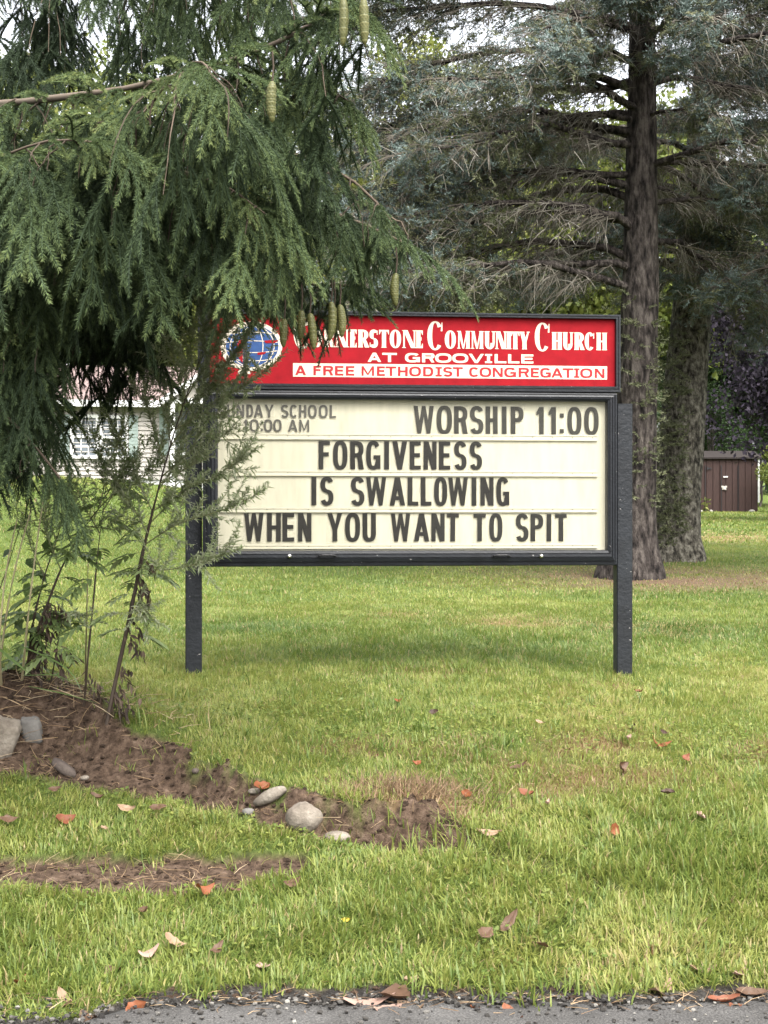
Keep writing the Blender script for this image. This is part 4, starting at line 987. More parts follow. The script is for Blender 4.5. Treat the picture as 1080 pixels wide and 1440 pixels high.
for tr_o, n_, z0_, z1_, a0, a1, r_ in ((bpy.data.objects['blue_spruce_tree'], 120, .9, 3.6, -2.6, .6, .24), (bpy.data.objects['blue_spruce_tree.001'], 460, .25, 3.4, -3.1, -1.2, .37)):
    mbn_, _ = trunk_sprouts(tr_o.location, n_, z0_, z1_, a0, a1, r_, '')
    mbn_.build('trunk_sprouts', M_olive, tr_o)['kind'] = 'stuff'
# ------------------------------------------------------------------ broadleaf trees
M_leafy = foliage('pale_leaf', [(0, (.045, .065, .014)), (.4, (.095, .125, .026)), (.7, (.16, .18, .042)), (1, (.24, .24, .075))], trans=.4, rough=.5, spec=.25)
M_darkleaf = foliage('deep_green_leaf', [(0, (.010, .022, .009)), (.5, (.026, .05, .016)), (1, (.065, .10, .028))], trans=.3, rough=.5, spec=.25)
M_purple = foliage('purple_leaf', [(0, (.010, .007, .012)), (.5, (.022, .017, .027)), (1, (.062, .052, .070))], trans=.12, rough=.6, spec=.15)
def broadleaf(label, base, h, rad, n, leaf, mat, seed, trunk_h=.25, lobes=16, flat_=1.0, group=None, tlo=.15, thi=.85, name='broadleaf_tree', cat='tree', rtrunk=None):
    r = np.random.default_rng(seed); base = np.array(base, float)
    t = thing(name, label, cat, tuple(base), 0, group)
    rt = rtrunk or rad * .06
    th = h * trunk_h
    tp = np.array([[[0, 0, -.2], [0.02 * h, 0, th], [.01 * h, .01 * h, h * .55], [0, 0, h * .85]]]); V, q = tubes(tp, np.array([[rt * 1.3, rt, rt * .6, rt * .15]]), 10); mk('trunk', V, [q], M_bark, t, True, np.full(len(V), .3))
    cz = (h + th) / 2; rz = (h - th) / 2
    L = nrm(r.normal(size=(lobes, 3))) * (r.uniform(.35, .85, (lobes, 1))) * np.array([rad, rad, rz]) + [0, 0, cz]
    LR = r.uniform(.30, .52, lobes) * min(rad, rz) * 1.15
    br = np.stack([np.repeat([[0, 0, th * .95]], lobes, 0), L * [.45, .45, 1] + [0, 0, -.15 * rz], L], 1); V, q = tubes(br, np.repeat([[rt * .45, rt * .25, rt * .08]], lobes, 0), 5); mk('branch', V, [q], M_bark, t, True, np.full(len(V), .3))
    w = r.integers(0, lobes, n); d = nrm(r.normal(size=(n, 3))); P = L[w] + d * (LR[w] * r.random(n) ** .38)[:, None] * np.array([1, 1, .85]) * flat_
    P += nrm(r.normal(size=(n, 3))) * .06 * rad * r.random((n, 1))
    P = P[P[:, 2] > th * .6]; n = len(P)
    D = nrm(r.normal(size=(n, 3)) + [0, 0, -.35]); S = nrm(np.cross(D, r.normal(size=(n, 3))))
    cl = fbm(P[:, 0] * 1.3 / leaf * .2, (P[:, 2] + P[:, 1]) * 1.3 / leaf * .2, seed, 2)
    tint = np.clip(tlo + (thi - tlo) * (.5 * r.random(n) + .5 * cl) + r.normal(0, .08, n), 0, 1)
    V, f, T = quads_dir(P, D, S, leaf * r.uniform(.6, 1.3, n), leaf * r.uniform(.4, .7, n), tint, .5)
    mk('crown', V, [f], mat, t, False, T); return t
def gpt(u, d): x = (u - 540) / F * d; return np.array([x, d, float(H(x, d)[0])])
for k, (lab, u, d, h, rad, n, leaf, mat, tlo, thi) in enumerate([
    ('tall pale green tree far behind the house, at the left edge', -160, 58, 21, 4.6, 22000, .30, M_leafy, .2, .8),
    ('pale green tree rising right behind the house roof', 60, 62, 21, 4.4, 22000, .30, M_leafy, .15, .8),
    ('yellow green tree behind the gap between the house and the sign', 235, 60, 19, 4.0, 24000, .26, M_leafy, .3, .95),
    ('yellow green tree behind the sign, seen above its left half', 400, 66, 19.2, 4.8, 22000, .32, M_leafy, .3, .9),
    ('bright yellow green tree behind the sign, seen through the spruce boughs', 590, 60, 18.6, 4.8, 26000, .28, M_leafy, .35, 1.0),
    ('green tree behind the bare boughs left of the blue spruce trunk', 720, 68, 20.5, 5.0, 22000, .32, M_leafy, .2, .85),
    ('green tree far behind the two blue spruce trunks', 880, 64, 20, 4.8, 22000, .32, M_leafy, .15, .8),
    ('dark green tree standing behind the brown shed', 1000, 72, 18, 5.0, 22000, .32, M_darkleaf, .2, .9),
    ('dark green tree far off past the right end of the shed', 1170, 70, 16, 5.0, 22000, .32, M_darkleaf, .2, .9)]):
    broadleaf(lab, gpt(u, d), h, rad, n, leaf, mat, 500 + k, .10 if k != 4 else .08, 22, 1.0, 'trees in the row behind the lawn', tlo, thi)
for k, (lab, u, d, h, rad, n, leaf, mat) in enumerate([
    ('dark bushy evergreen in the gap between lichen grey trunk and purple tree', 1000, 66, 6.0, 1.4, 7000, .11, M_darkleaf),
    ('green bush growing at the right end of the brown shed', 1108, 58.5, 3.6, 1.0, 8000, .10, M_leafy),
    ('dark green bush rising behind the right end of the brown shed roof', 1066, 70, 8.5, 3.2, 12000, .2, M_darkleaf),
    ('dark green undergrowth bush behind the sign post at right', 860, 58, 7.0, 2.4, 9000, .2, M_darkleaf),
    ('dark green undergrowth bush behind the middle of the sign', 640, 57, 7.0, 2.8, 9000, .2, M_darkleaf),
    ('dark green undergrowth bush behind the left half of the sign', 440, 58, 6.0, 2.6, 9000, .2, M_darkleaf)]):
    broadleaf(lab, gpt(u, d), h, rad, n, leaf, mat, 540 + k, .04, 12, 1.0, None, .2, .8, 'bush', 'bush', .05)
pt = gpt(1110, 46)
broadleaf('dark purple leaved tree hanging over the brown shed at right', pt, 8.2, 3.0, 30000, .17, M_purple, 560, .26, 22, 1.0, None, .1, .95, 'purple_leaf_tree')

# the woods that close the view beyond the lawn
n = 26000; x = rng.uniform(-75, 75, n); y = rng.uniform(100, 118, n); top = 11 + 6 * fbm(x * .09, x * 0, 611, 3) + 2.5 * fbm(x * .5, x * 0, 612, 2); zz = top * rng.random(n) ** .8
D = nrm(rng.normal(size=(n, 3))); V, f, T = quads_dir(np.stack([x, y, H(x, y) + zz], 1), D, nrm(np.cross(D, rng.normal(size=(n, 3)))), rng.uniform(.7, 1.5, n), rng.uniform(.5, .9, n), np.clip(.15 + .5 * fbm(x * .3, zz * .4, 613, 3) + rng.normal(0, .1, n), 0, 1), .5)
tag(mk('far_woods', V, [f], M_darkleaf, None, False, T), 'dark green woods closing the view beyond the lawn', 'woods', kind='stuff')
# ------------------------------------------------------------------ shed
M_shed = solid('brown_shed_boards', [(.3, (.021, .011, .0095)), (.7, (.040, .021, .018))], 6, .7, .2, 30, spec=.25, stretch=(4, 4, .6))
M_white = flat('white_paint', (.55, .55, .54), .5, var=.04)
M_shroof = flat('shed_roofing', (.016, .012, .011), .9)
d = 60.0; gl2 = gpt(1020, d); xL = (948 - 540) / F * d; xR = (1066 - 540) / F * d; zb = gl2[2] - .12; wl = xR - xL; ht = 2.2
shed = thing('garden_shed', 'dark brown board shed with hinged double door under the purple tree', 'shed', ((xL + xR) / 2, d, zb)); so = np.array(shed.location)
mb = MB(); nb = 13
for k in range(nb):
    w = wl / nb; x = -wl / 2 + w * (k + .5); mb.box((x, 1.2 + .003 * (k % 2), ht / 2), (w - .022, 2.4, ht))
mb.box((0, 1.22, ht / 2 - .01), (wl - .03, 2.36, ht - .03)); mb.build('wall', M_shed, shed)
mb = MB(); a = np.array([[-wl/2 - .12, -.12, ht], [wl/2 + .12, -.12, ht], [wl/2 + .12, 1.2, ht + .3], [-wl/2 - .12, 1.2, ht + .3], [-wl/2 - .12, 2.52, ht], [wl/2 + .12, 2.52, ht]]); b = a + [0, 0, .06]
mb.add(np.concatenate([a, b]), [[[6, 7, 8, 9], [9, 8, 11, 10], [0, 3, 2, 1], [3, 4, 5, 2], [0, 1, 7, 6], [5, 4, 10, 11], [0, 6, 9, 3], [3, 9, 10, 4], [1, 2, 8, 7], [2, 5, 11, 8]]]); mb.build('roof', M_shroof, shed)
mb = MB(); mb.box((wl/2 + .02, -.02, ht/2 + .25), (.07, .07, ht - .5)); mb.build('corner_trim', M_white, shed)
mb = MB()
for x in (-.62, -.02, .6): mb.box(((1015 - 540) / F * d - so[0] + x * 1.05, -.025, 1.0), (.025, .03, 1.9))
door = mb.build('door', M_black, shed)
mb = MB(); hx = (997 - 540) / F * d - so[0]; mb.box((hx, -.045, 1.83), (.18, .02, .045)); mb.box((hx - .07, -.047, 1.83), (.05, .022, .12)); mb.build('hinge', M_black, door)
mb = MB(); mb.box(((1020 - 540) / F * d - so[0], -.045, 1.50), (.17, .02, .05)); mb.build('name_plate', M_white, door)
mb = MB(); ex = (1018 - 540) / F * d - so[0]
for dx, dz, s in ((0, 0, .16), (-.07, .05, .08), (.07, .04, .09), (.05, -.06, .07)): mb.box((ex + dx, -.045 - .002 * (dx != 0) - .003 * dz, 1.07 + dz), (s, .02, s * .8))
mb.build('weathered_plaque', solid('weathered_plaque', [(.35, (.09, .07, .06)), (.6, (.45, .43, .38))], 14, .7), door)
M_stone = solid('field_stone', [(.3, (0.084, 0.069, 0.054)), (.5, (0.144, 0.123, 0.099)), (.75, (0.216, 0.192, 0.159))], 12, .85, .5, 60, spec=.2)
M_pstone = solid('pale_stone', [(.3, (0.16, 0.15, 0.13)), (.7, (0.275, 0.26, 0.23))], 10, .85, .4, 50, spec=.2)
M_gstone = solid('grey_stone', [(.3, (.075, .070, .064)), (.7, (.15, .142, .13))], 12, .85, .4, 60, spec=.2)
M_bstone = solid('dark_brown_stone', [(.3, (0.036, 0.027, 0.0228)), (.7, (0.09, 0.072, 0.06))], 14, .8, .4, 60, spec=.25)
def stone(name, label, p, size, rot, mat, seed, rough=.12, n=2.2, flatb=0):
    nu, nv = 36, 20; a = np.linspace(0, 2 * math.pi, nu, endpoint=False); t = np.linspace(0, math.pi, nv); A, T_ = np.meshgrid(a, t)
    ca, sa, ct, st_ = np.cos(A), np.sin(A), np.cos(T_), np.sin(T_); e = 2 / n
    pw = lambda v: np.sign(v) * np.abs(v) ** e
    X = np.stack([pw(st_) * pw(ca), pw(st_) * pw(sa), pw(ct)], -1).reshape(-1, 3)
    nz = 1 + rough * (fbm(X[:, 0] * 1.6 + seed, X[:, 1] * 1.6 + X[:, 2], seed, 3) - .5) * 2 + rough * .5 * (fbm(X[:, 0] * 2 + 5, X[:, 2] * 2 + seed, seed + 3, 3) - .5)
    X = X * nz[:, None] * np.array(size) / 2
    i = np.arange(nu); j = (i + 1) % nu; q = (np.stack([i, i + nu, j + nu, j], -1)[None] + (np.arange(nv - 1) * nu)[:, None, None]).reshape(-1, 4)
    o = mk(name, X, [q], mat, None, True); o.location = tuple(p); o.rotation_euler = tuple(R(x) for x in rot); tag(o, label, 'stone'); return o
for lab, u, v, w, m in (('white stone at the foot of the shed, left of the little plant', 984, 719, .25, M_pstone), ('round white stone against the shed door boards', 1000, 718, .13, M_pstone), ('pale stone at the right corner of the shed', 1057, 721, .24, M_pstone)):
    p = gpt(u, 59.6); stone('stone', lab, p + [0, 0, .04], (w, .15, .13), (0, 0, 0), m, u)
def small_plant(name, label, p, h, n, seed, mat, leafl):
    r = np.random.default_rng(seed); t = thing(name, label, 'plant', tuple(p)); P = np.array([[0, 0, 0], [0, 0, h * .5], [.02, 0, h]]); V, q = tubes(P[None], np.array([[.01, .008, .003]]), 4); mk('stem', V, [q], M_stem, t, False, np.full(len(V), .5))
    B = np.stack([r.normal(0, h * .12, n), r.normal(0, h * .12, n), r.uniform(.05, 1, n) * h], 1); D = nrm(r.normal(size=(n, 3)) + [0, 0, .4]); V, f, T = quads_dir(B, D, nrm(np.cross(D, r.normal(size=(n, 3)))), np.full(n, leafl), np.full(n, leafl * .5), r.random(n)); mk('leaves', V, [f], M_leafy, t, False, T)
M_stem = foliage('weed_stem', [(0, (.028, .018, .015)), (.5, (.075, .055, .035)), (.8, (.09, .12, .04)), (1, (.42, .35, .22))], trans=0, rough=.6)
small_plant('small_plant', 'small yellow green plant against the shed wall', gpt(992, 59.6), .55, 60, 3, M_leafy, .12)

# ------------------------------------------------------------------ house
M_siding = solid('beige_siding', [(.3, (.27, .248, .222)), (.7, (.31, .288, .26))], 3, .5, .05, 30, spec=.3)
M_roofh = solid('rose_brown_shingle', [(.3, (.11, .078, .072)), (.5, (.16, .118, .11)), (.7, (.22, .17, .16))], 14, .9, .4, 20, spec=.1, stretch=(1, 1, 3))
M_shut = flat('sage_shutter', (.20, .245, .225), .6, var=.06)
M_glassd = flat('window_glass', (.10, .115, .13), .12, .6, .25, 3)
M_curt = flat('curtain', (.30, .30, .32), .8, var=.3, scale=14)
HA = R(-9); hd = 40.0
h0 = gpt(120, hd); h0[2] = EYE + (720 - 685) / F * hd - .2
house = thing('house', 'beige sided single storey house with rose brown shingle roof seen behind the spruce', 'house', tuple(h0), R(9))
# local x runs along the front, local -y faces the lawn
def hl(u, v):
    """photograph pixel on the front wall plane -> local x,z"""
    n = np.array([math.sin(R(9)), -math.cos(R(9)), 0]); t_ = np.array([math.cos(R(9)), math.sin(R(9)), 0]); dd = np.array([(u - 540) / F, 1, (720 - v) / F]); o = np.array([0, 0, EYE])
    s = np.dot(h0 - o, n) / np.dot(dd, n); q = o + dd * s - h0; return float(np.dot(q, t_)), float(q[2])
ze = hl(120, 566)[1]; zr = ze + 1.15; x0 = hl(-230, 600)[0]; x1 = hl(470, 600)[0]; zg = hl(100, 674)[1]; dp = 8.0
mb = MB(); nrow = 17; hh = (ze - zg) / nrow
for k in range(nrow):
    z0_ = zg + hh * k; z1_ = z0_ + hh
    mb.add([[x0, -.034, z0_], [x1, -.034, z0_], [x1, 0, z1_], [x0, 0, z1_], [x0, 0, z0_ - .0], [x1, 0, z0_]], [[[0, 1, 2, 3], [4, 5, 1, 0]]])
mb.add([[x0, .001, zg], [x0, dp, zg], [x0, dp, ze], [x0, .001, ze], [x1, .001, zg], [x1, dp, zg], [x1, dp, ze], [x1, .001, ze], [x0, dp/2, zr], [x1, dp/2, zr]], [[[1, 0, 3, 2], [4, 5, 6, 7], [5, 1, 2, 6]], [[3, 8, 2], [7, 6, 9]]])
wall = mb.build('wall', M_siding, house)
mb = MB(); mb.box(((x0 + x1) / 2, dp / 2, zg - .5), (x1 - x0 - .06, dp - .06, 1.0)); mb.build('skirting', M_white, house)
mb = MB(); e = .35; a = np.array([[x0 - e, -e, ze - .06], [x1 + e, -e, ze - .06], [x1 + e, dp/2, zr + .12], [x0 - e, dp/2, zr + .12], [x0 - e, dp + e, ze - .06], [x1 + e, dp + e, ze - .06]]); b = a + [0, 0, .07]
mb.add(np.concatenate([a, b]), [[[6, 7, 8, 9], [9, 8, 11, 10], [0, 3, 2, 1], [3, 4, 5, 2], [5, 4, 10, 11], [0, 6, 9, 3], [3, 9, 10, 4], [1, 2, 8, 7], [2, 5, 11, 8], [0, 1, 7, 6]]]); mb.build('roof', M_roofh, house)
mb = MB(); mb.box(((x0 + x1) / 2, -e - .015, ze - .04), (x1 - x0 + 2 * e, .03, .17)); mb.box(((x0 + x1) / 2, -e / 2, ze - .085), (x1 - x0 + 2 * e - .04, e, .02)); mb.build('fascia', M_white, house)
def window(ua, ub, va, vb, shut):
    xa, zt = hl(ua, va); xb, zb_ = hl(ub, vb); w = xb - xa; h = zt - zb_; mb = MB(); t = .085
    mb.box((xa + t/2, -.04, zb_ + h/2), (t, .09, h)); mb.box((xb - t/2, -.04, zb_ + h/2), (t, .09, h)); mb.box(((xa + xb)/2, -.04, zt - t/2), (w - 2*t, .088, t)); mb.box(((xa + xb)/2, -.042, zb_ + t/2), (w - 2*t, .10, t)); mb.box(((xa + xb)/2, -.045, zb_ + h/2), (w - 2*t, .07, .06))
    fr = mb.build('window', M_white, house)
    mb = MB(); mb.add([[xa + t, -.028, zb_ + t], [xb - t, -.028, zb_ + t], [xb - t, -.028, zt - t], [xa + t, -.028, zt - t]], [[[0, 1, 2, 3]]]); mb.build('pane', M_glassd, fr)
    mb = MB()
    for k in (1, 2): mb.box((xa + t + (w - 2*t) * k/3, -.036, zb_ + h/2), (.025, .014, h - 2*t))
    for k in (.25, .75): mb.box(((xa + xb)/2, -.034, zb_ + t + (h - 2*t) * k), (w - 2*t, .012, .025))
    mb.build('muntin', M_white, fr)
    for sx_ in shut:
        mb = MB(); xs_ = xa - .14 if sx_ < 0 else xb + .14; mb.box((xs_, -.035, zb_ + h/2), (.24, .04, h))
        for k in range(int(h / .09)): mb.box((xs_, -.058, zb_ + .06 + k * .09), (.17, .012, .05))
        mb.build('shutter', M_shut, house)
window(99, 139.5, 583, 645, (-1,)); window(140.5, 180, 584, 646, (1,)); window(238, 275, 573, 640, (-1,)); window(-60, -18, 580, 642, (-1, 1))
# entrance gable at the right part of the front
gx0, gz0 = hl(236, 566); gx1, _ = hl(345, 566); gz0 += .02; gpk = gz0 + .68; gc = (gx0 + gx1) / 2
mb = MB(); mb.add([[gx0, -1.3, gz0], [gx1, -1.3, gz0], [gc, -1.3, gpk]], [[[0, 1, 2]]]); mb.build('gable', M_siding, house)
mb = MB(); a = np.array([[gx0 - .25, -1.5, gz0 - .14], [gc, -1.5, gpk + .05], [gx1 + .25, -1.5, gz0 - .14], [gx0 - .25, 2.2, gz0 - .14], [gc, 2.2, gpk + .05], [gx1 + .25, 2.2, gz0 - .14]]); b = a + [0, 0, .07]
mb.add(np.concatenate([a, b]), [[[6, 7, 10, 9], [7, 8, 11, 10], [0, 3, 4, 1], [1, 4, 5, 2], [0, 6, 9, 3], [2, 5, 11, 8]]]); mb.build('porch_roof', M_roofh, house)
mb = MB()
for sx_, (p_, q_) in ((1, (a[0], a[1])), (-1, (a[2], a[1]))):
    mb.add([p_ + [0, -.02, -.10], q_ + [0, -.02, -.10], q_ + [0, -.02, .09], p_ + [0, -.02, .09], p_ + [0, .02, -.10], q_ + [0, .02, -.10], q_ + [0, .02, .09], p_ + [0, .02, .09]], [[[0, 1, 2, 3], [7, 6, 5, 4], [0, 4, 5, 1], [3, 2, 6, 7]]])
mb.box((gc, -1.31, gz0 - .06), (gx1 - gx0 + .3, .05, .14)); mb.build('gable_trim', M_white, house)
for x in (gx0 + .1, gx1 - .1):
    mb = MB(); mb.box((x, -1.3, (gz0 + zg) / 2 - .35), (.12, .12, gz0 - zg + .45)); mb.build('porch_post', M_white, house)

# ------------------------------------------------------------------ stones on the bank
def gp(u, v, dz=0): return hit(u, v) + np.array([0, 0, dz])
stone('stone', 'round grey brown stone, the largest one in the eroded bank', gp(427, 1158, .022), (.145, .12, .12), (0, 8, 10), M_stone, 1, .17)
stone('stone', 'long stone tilted up beside an orange leaf on the bank', gp(380, 1128, .025), (.155, .06, .055), (0, -28, -10), M_stone, 2, .14)
stone('stone', 'flat pale stone half sunk at the lower edge of the bank', gp(476, 1176, -.004), (.115, .08, .045), (0, 4, 20), M_stone, 3, .1)
stone('stone', 'dark slab of stone stuck slanting in the earth at left', gp(90, 1088, .02), (.125, .07, .05), (0, 36, 10), M_bstone, 4, .12, 3)
stone('stone', 'big squarish brown grey stone at the left edge under the weeds', gp(0, 1052, .03), (.14, .12, .20), (8, 22, 20), M_stone, 5, .22, 4.5)
stone('stone', 'grey squarish stone set in the bank beside the big squarish stone', gp(44, 1034, .022), (.095, .09, .12), (5, -8, 10), M_gstone, 6, .2, 4.5)
stone('stone', 'small pale flat pebble left of the tilted long stone', gp(358, 1119, .006), (.055, .04, .025), (0, 0, 0), M_stone, 7, .1)
stone('stone', 'small grey pebble on the lower edge of the bank left of the round stone', gp(349, 1146, .005), (.05, .04, .03), (0, 0, 30), M_gstone, 8, .1)
stone('stone', 'tiny brown pebble on bare earth near the middle of the bank', gp(275, 1090, .006), (.035, .03, .025), (0, 0, 30), M_bstone, 9, .1)
stone('stone', 'small pale pebble beside the dark slab at left', gp(119, 1096, .004), (.04, .03, .022), (0, 0, 30), M_stone, 10, .1)

# ------------------------------------------------------------------ fallen leaves
M_fall = {}
for nm, lo, hi in (('orange', (0.104, 0.0286, 0.00936), (0.187, 0.0624, 0.0234)), ('red', (.085, .026, .011), (.16, .052, .024)), ('tan', (0.156, 0.0936, 0.052), (0.25, 0.172, 0.114)), ('brown', (0.0442, 0.0234, 0.013), (0.0988, 0.0546, 0.0312)), ('pink', (0.198, 0.114, 0.0884), (0.286, 0.198, 0.156)), ('yellow', (0.286, 0.208, 0.0156), (0.354, 0.27, 0.0312)), ('dark', (0.026, 0.0146, 0.0104), (0.052, 0.0286, 0.0182))):
    M_fall[nm] = foliage('fallen_leaf_' + nm, [(0, lo), (1, hi)], trans=.15, rough=.6, spec=.3)
def leaf_mesh(L, W, curl, fold, seed):
    r = np.random.default_rng(seed); nu, nv = 13, 7; t = np.linspace(0, 1, nu); s = np.linspace(-1, 1, nv); Tt, Sx = np.meshgrid(t, s, indexing='ij')
    prof = np.sin(math.pi * np.clip(t, 0.0, 1) ** .8) ** .75 * W / 2 * (1 + .10 * np.sin(t * 19 + seed)); prof[0] = .002; prof[-1] = .001
    X = (Tt - .5) * L; Y = Sx * prof[:, None]
    Z = curl * L * ((Tt - .5) ** 2 * 2.2 - .2) + fold * np.abs(Y) * 1.3 + .012 * (fbm(Tt * 4 + seed, Sx * 2, seed, 2) - .5) + .3 * curl * np.sin(Sx * 2.5 + seed) * prof[:, None]
    V = np.stack([X, Y, Z], -1).reshape(-1, 3); i = (np.arange(nu - 1)[:, None] * nv + np.arange(nv - 1)).ravel()
    return V, np.stack([i, i + 1, i + nv + 1, i + nv], 1), np.clip(.35 + .5 * fbm(Tt * 5 + seed, Sx * 3, seed + 2, 2) - .25 * (np.abs(Sx) < .1), 0, 1).ravel()
LEAVES = [
 (92, 1164, 'red', .085, .055, 'flat red brown leaf in the grass below the dark slab'),
 (12, 1164, 'brown', .075, .04, 'brown leaf at the left edge in the grass below the bank'),
 (78, 1121, 'brown', .06, .03, 'upright narrow brown leaf just below the bank at left'),
 (178, 1148, 'tan', .075, .035, 'tan leaf standing in the grass strip below the bank'),
 (222, 1147, 'brown', .07, .04, 'dark curled leaf in the grass strip, right of the tan one'),
 (137, 1131, 'brown', .06, .03, 'faded brown leaf in grass just below the bare bank'),
 (147, 1177, 'tan', .03, .02, 'tiny pale leaf scrap above the lower worn strip'),
 (368, 1118, 'orange', .085, .05, 'orange leaf lying against the tilted long stone'),
 (287, 1263, 'orange', .085, .05, 'curled orange brown leaf just below the worn strip'),
 (330, 1265, 'brown', .055, .03, 'small brown leaf below the right end of the worn strip'),
 (411, 1253, 'brown', .065, .04, 'brown leaf in the grass right of the worn strip'),
 (203, 1295, 'brown', .045, .03, 'small dark leaf in the middle of the lower left grass'),
 (246, 1339, 'tan', .08, .045, 'pale tan leaf, the brightest one in the lower left grass'),
 (210, 1352, 'pink', .07, .045, 'pinkish leaf in the grass left of the bright tan leaf'),
 (160, 1370, 'brown', .07, .045, 'faded brown leaf in the grass left of the pinkish leaf'),
 (305, 1349, 'brown', .07, .03, 'thin brown leaf in the grass right of the bright tan leaf'),
 (370, 1366, 'pink', .05, .04, 'small ragged pale leaf near the road edge'),
 (30, 1385, 'orange', .09, .04, 'rusty leaf at the lower left corner of the grass'),
 (92, 1412, 'tan', .10, .04, 'long curled tan leaf at the lower left road edge'),
 (190, 1425, 'orange', .07, .05, 'orange leaf standing on the road edge at left'),
 (125, 1437, 'brown', .09, .05, 'brown leaf on the asphalt at the bottom left'),
 (520, 1412, 'pink', .16, .055, 'long pale curled leaf on the earth beside the road'),
 (556, 1408, 'brown', .12, .09, 'large crumpled brown leaf on the earth beside the road'),
 (578, 1422, 'tan', .09, .06, 'flat tan leaf right of the crumpled leaf beside the road'),
 (545, 1424, 'pink', .09, .06, 'pinkish leaf under the crumpled leaf beside the road'),
 (722, 1437, 'orange', .11, .06, 'folded orange leaf lying on the asphalt at the bottom'),
 (668, 1424, 'orange', .03, .02, 'tiny orange leaf scrap on the road edge'),
 (487, 1308, 'yellow', .036, .018, 'small bright yellow leaf in the middle of the grass'),
 (683, 1328, 'brown', .075, .05, 'crumpled brown leaf in the grass right of the yellow leaf'),
 (716, 1310, 'brown', .10, .035, 'long brown leaf standing slanted in the grass'),
 (762, 1343, 'brown', .06, .04, 'dark brown leaf low in the grass right of centre'),
 (578, 1385, 'tan', .06, .035, 'small tan leaf at the grass edge above the crumpled leaf'),
 (932, 1396, 'tan', .12, .075, 'curled tan leaf at the road edge, at right'),
 (988, 1370, 'tan', .09, .045, 'pale tan leaf in the grass at lower right'),
 (1040, 1374, 'pink', .075, .05, 'pinkish leaf in the grass near the lower right corner'),
 (1018, 1412, 'red', .10, .04, 'long dark red leaf at the road edge in the lower right corner'),
 (1058, 1402, 'brown', .10, .05, 'dark brown leaf in the grass at the lower right corner'),
 (1034, 1420, 'red', .04, .03, 'small red leaf scrap on the asphalt at the right'),
 (688, 1183, 'tan', .10, .03, 'rolled tan leaf at the right end of the eroded bank'),
 (864, 1180, 'orange', .06, .05, 'tan orange leaf standing in the grass right of the bank'),
 (985, 1158, 'pink', .05, .04, 'faded pink leaf in the grass at the right edge'),
 (743, 1126, 'red', .085, .045, 'red brown leaf right of the brown dead patch'),
 (657, 1130, 'orange', .055, .04, 'orange brown leaf just above the brown dead patch'),
 (770, 1140, 'pink', .05, .02, 'small pale leaf sliver below the red brown leaf'),
 (929, 1055, 'orange', .10, .035, 'long orange leaf lying flat in the yellow grass at right'),
 (964, 1077, 'red', .055, .04, 'small dark red leaf below the long orange leaf'),
 (889, 1031, 'dark', .05, .035, 'dark leaf in the yellow grass above the long orange leaf'),
 (934, 1041, 'dark', .04, .03, 'tiny dark leaf scrap right of the dark leaf on yellow grass'),
 (876, 1090, 'brown', .075, .045, 'brown leaf standing in the sparse grass at right'),
 (883, 1048, 'pink', .06, .025, 'pale leaf sliver in the yellow grass at right'),
 (730, 1088, 'brown', .085, .03, 'thin brown leaf in the sparse grass at centre right'),
 (939, 1127, 'dark', .06, .04, 'dark curled leaf in the grass on the right'),
 (610, 1011, 'dark', .05, .03, 'dark standing leaf on the lawn in front of the sign'),
 (560, 993, 'orange', .045, .03, 'small orange leaf on the lawn in front of the sign'),
 (898, 981, 'red', .05, .03, 'small reddish leaf on the lawn right of the right post'),
 (760, 1025, 'tan', .05, .03, 'small tan leaf on the lawn below the right half of the sign'),
 (586, 1084, 'orange', .045, .04, 'small orange leaf above the eroded bank'),
]
for k, (u, v, c, L_, W_l, lab) in enumerate(LEAVES):
    p = hit(u, v); up_ = .012 if p[1] < 4.9 else .035
    V, q, tt = leaf_mesh(L_, W_l, rng.uniform(.15, .7), rng.uniform(-.15, .55), k)
    o = mk('fallen_leaf', V, [q], M_fall[c], None, True, tt); o.location = tuple(p + [0, 0, up_])
    tl = .18 if p[1] < 4.9 else .55
    if 'stand' in lab or 'upright' in lab: tl = .3; o.rotation_euler = (rng.uniform(.6, 1.1), rng.uniform(-.9, .2), rng.normal(.3, .5))
    else: o.rotation_euler = (rng.uniform(.1, tl), rng.normal(0, tl * .5), rng.normal(0, .7))
    tag(o, lab, 'leaf', 'fallen leaves')

# ------------------------------------------------------------------ weeds on the bank
M_weed = foliage('weed_leaf', [(0, (.034, .062, .017)), (.4, (.095, .145, .042)), (.7, (.17, .225, .085)), (.9, (.25, .29, .15)), (1, (.33, .35, .23))], trans=.35, rough=.42, spec=.5)
M_wither = foliage('withered_leaf', [(0, (.022, .015, .012)), (1, (.10, .07, .05))], trans=.1, rough=.8)
def leaf_strip(B, D, N_, L, W, tint, sag, mb):
    """lanceolate leaves with a midrib fold: 3 segments, two halves"""
    n = len(B); S = nrm(np.cross(D, N_)); Nn = np.cross(S, D); rows = []
    for t, w in ((0, .12), (.3, 1), (.65, .8), (1, 0)):
        c = B + D * (L * t)[:, None] - np.array([0, 0, 1.]) * (sag * L * t * t)[:, None]
        if w: rows += [c - S * (W * w / 2)[:, None] + Nn * (W * w * .18)[:, None], c, c + S * (W * w / 2)[:, None] + Nn * (W * w * .18)[:, None]]
        else: rows.append(c)
    V = np.stack(rows, 1); off = (np.arange(n) * 10)[:, None]
    qs = [off + np.array(a) for a in ([0, 1, 4, 3], [1, 2, 5, 4], [3, 4, 7, 6], [4, 5, 8, 7])]; ts = [off + np.array(a) for a in ([6, 7, 9], [7, 8, 9])]
    mb.add(V.reshape(-1, 3), qs + ts, np.repeat(tint, 10))
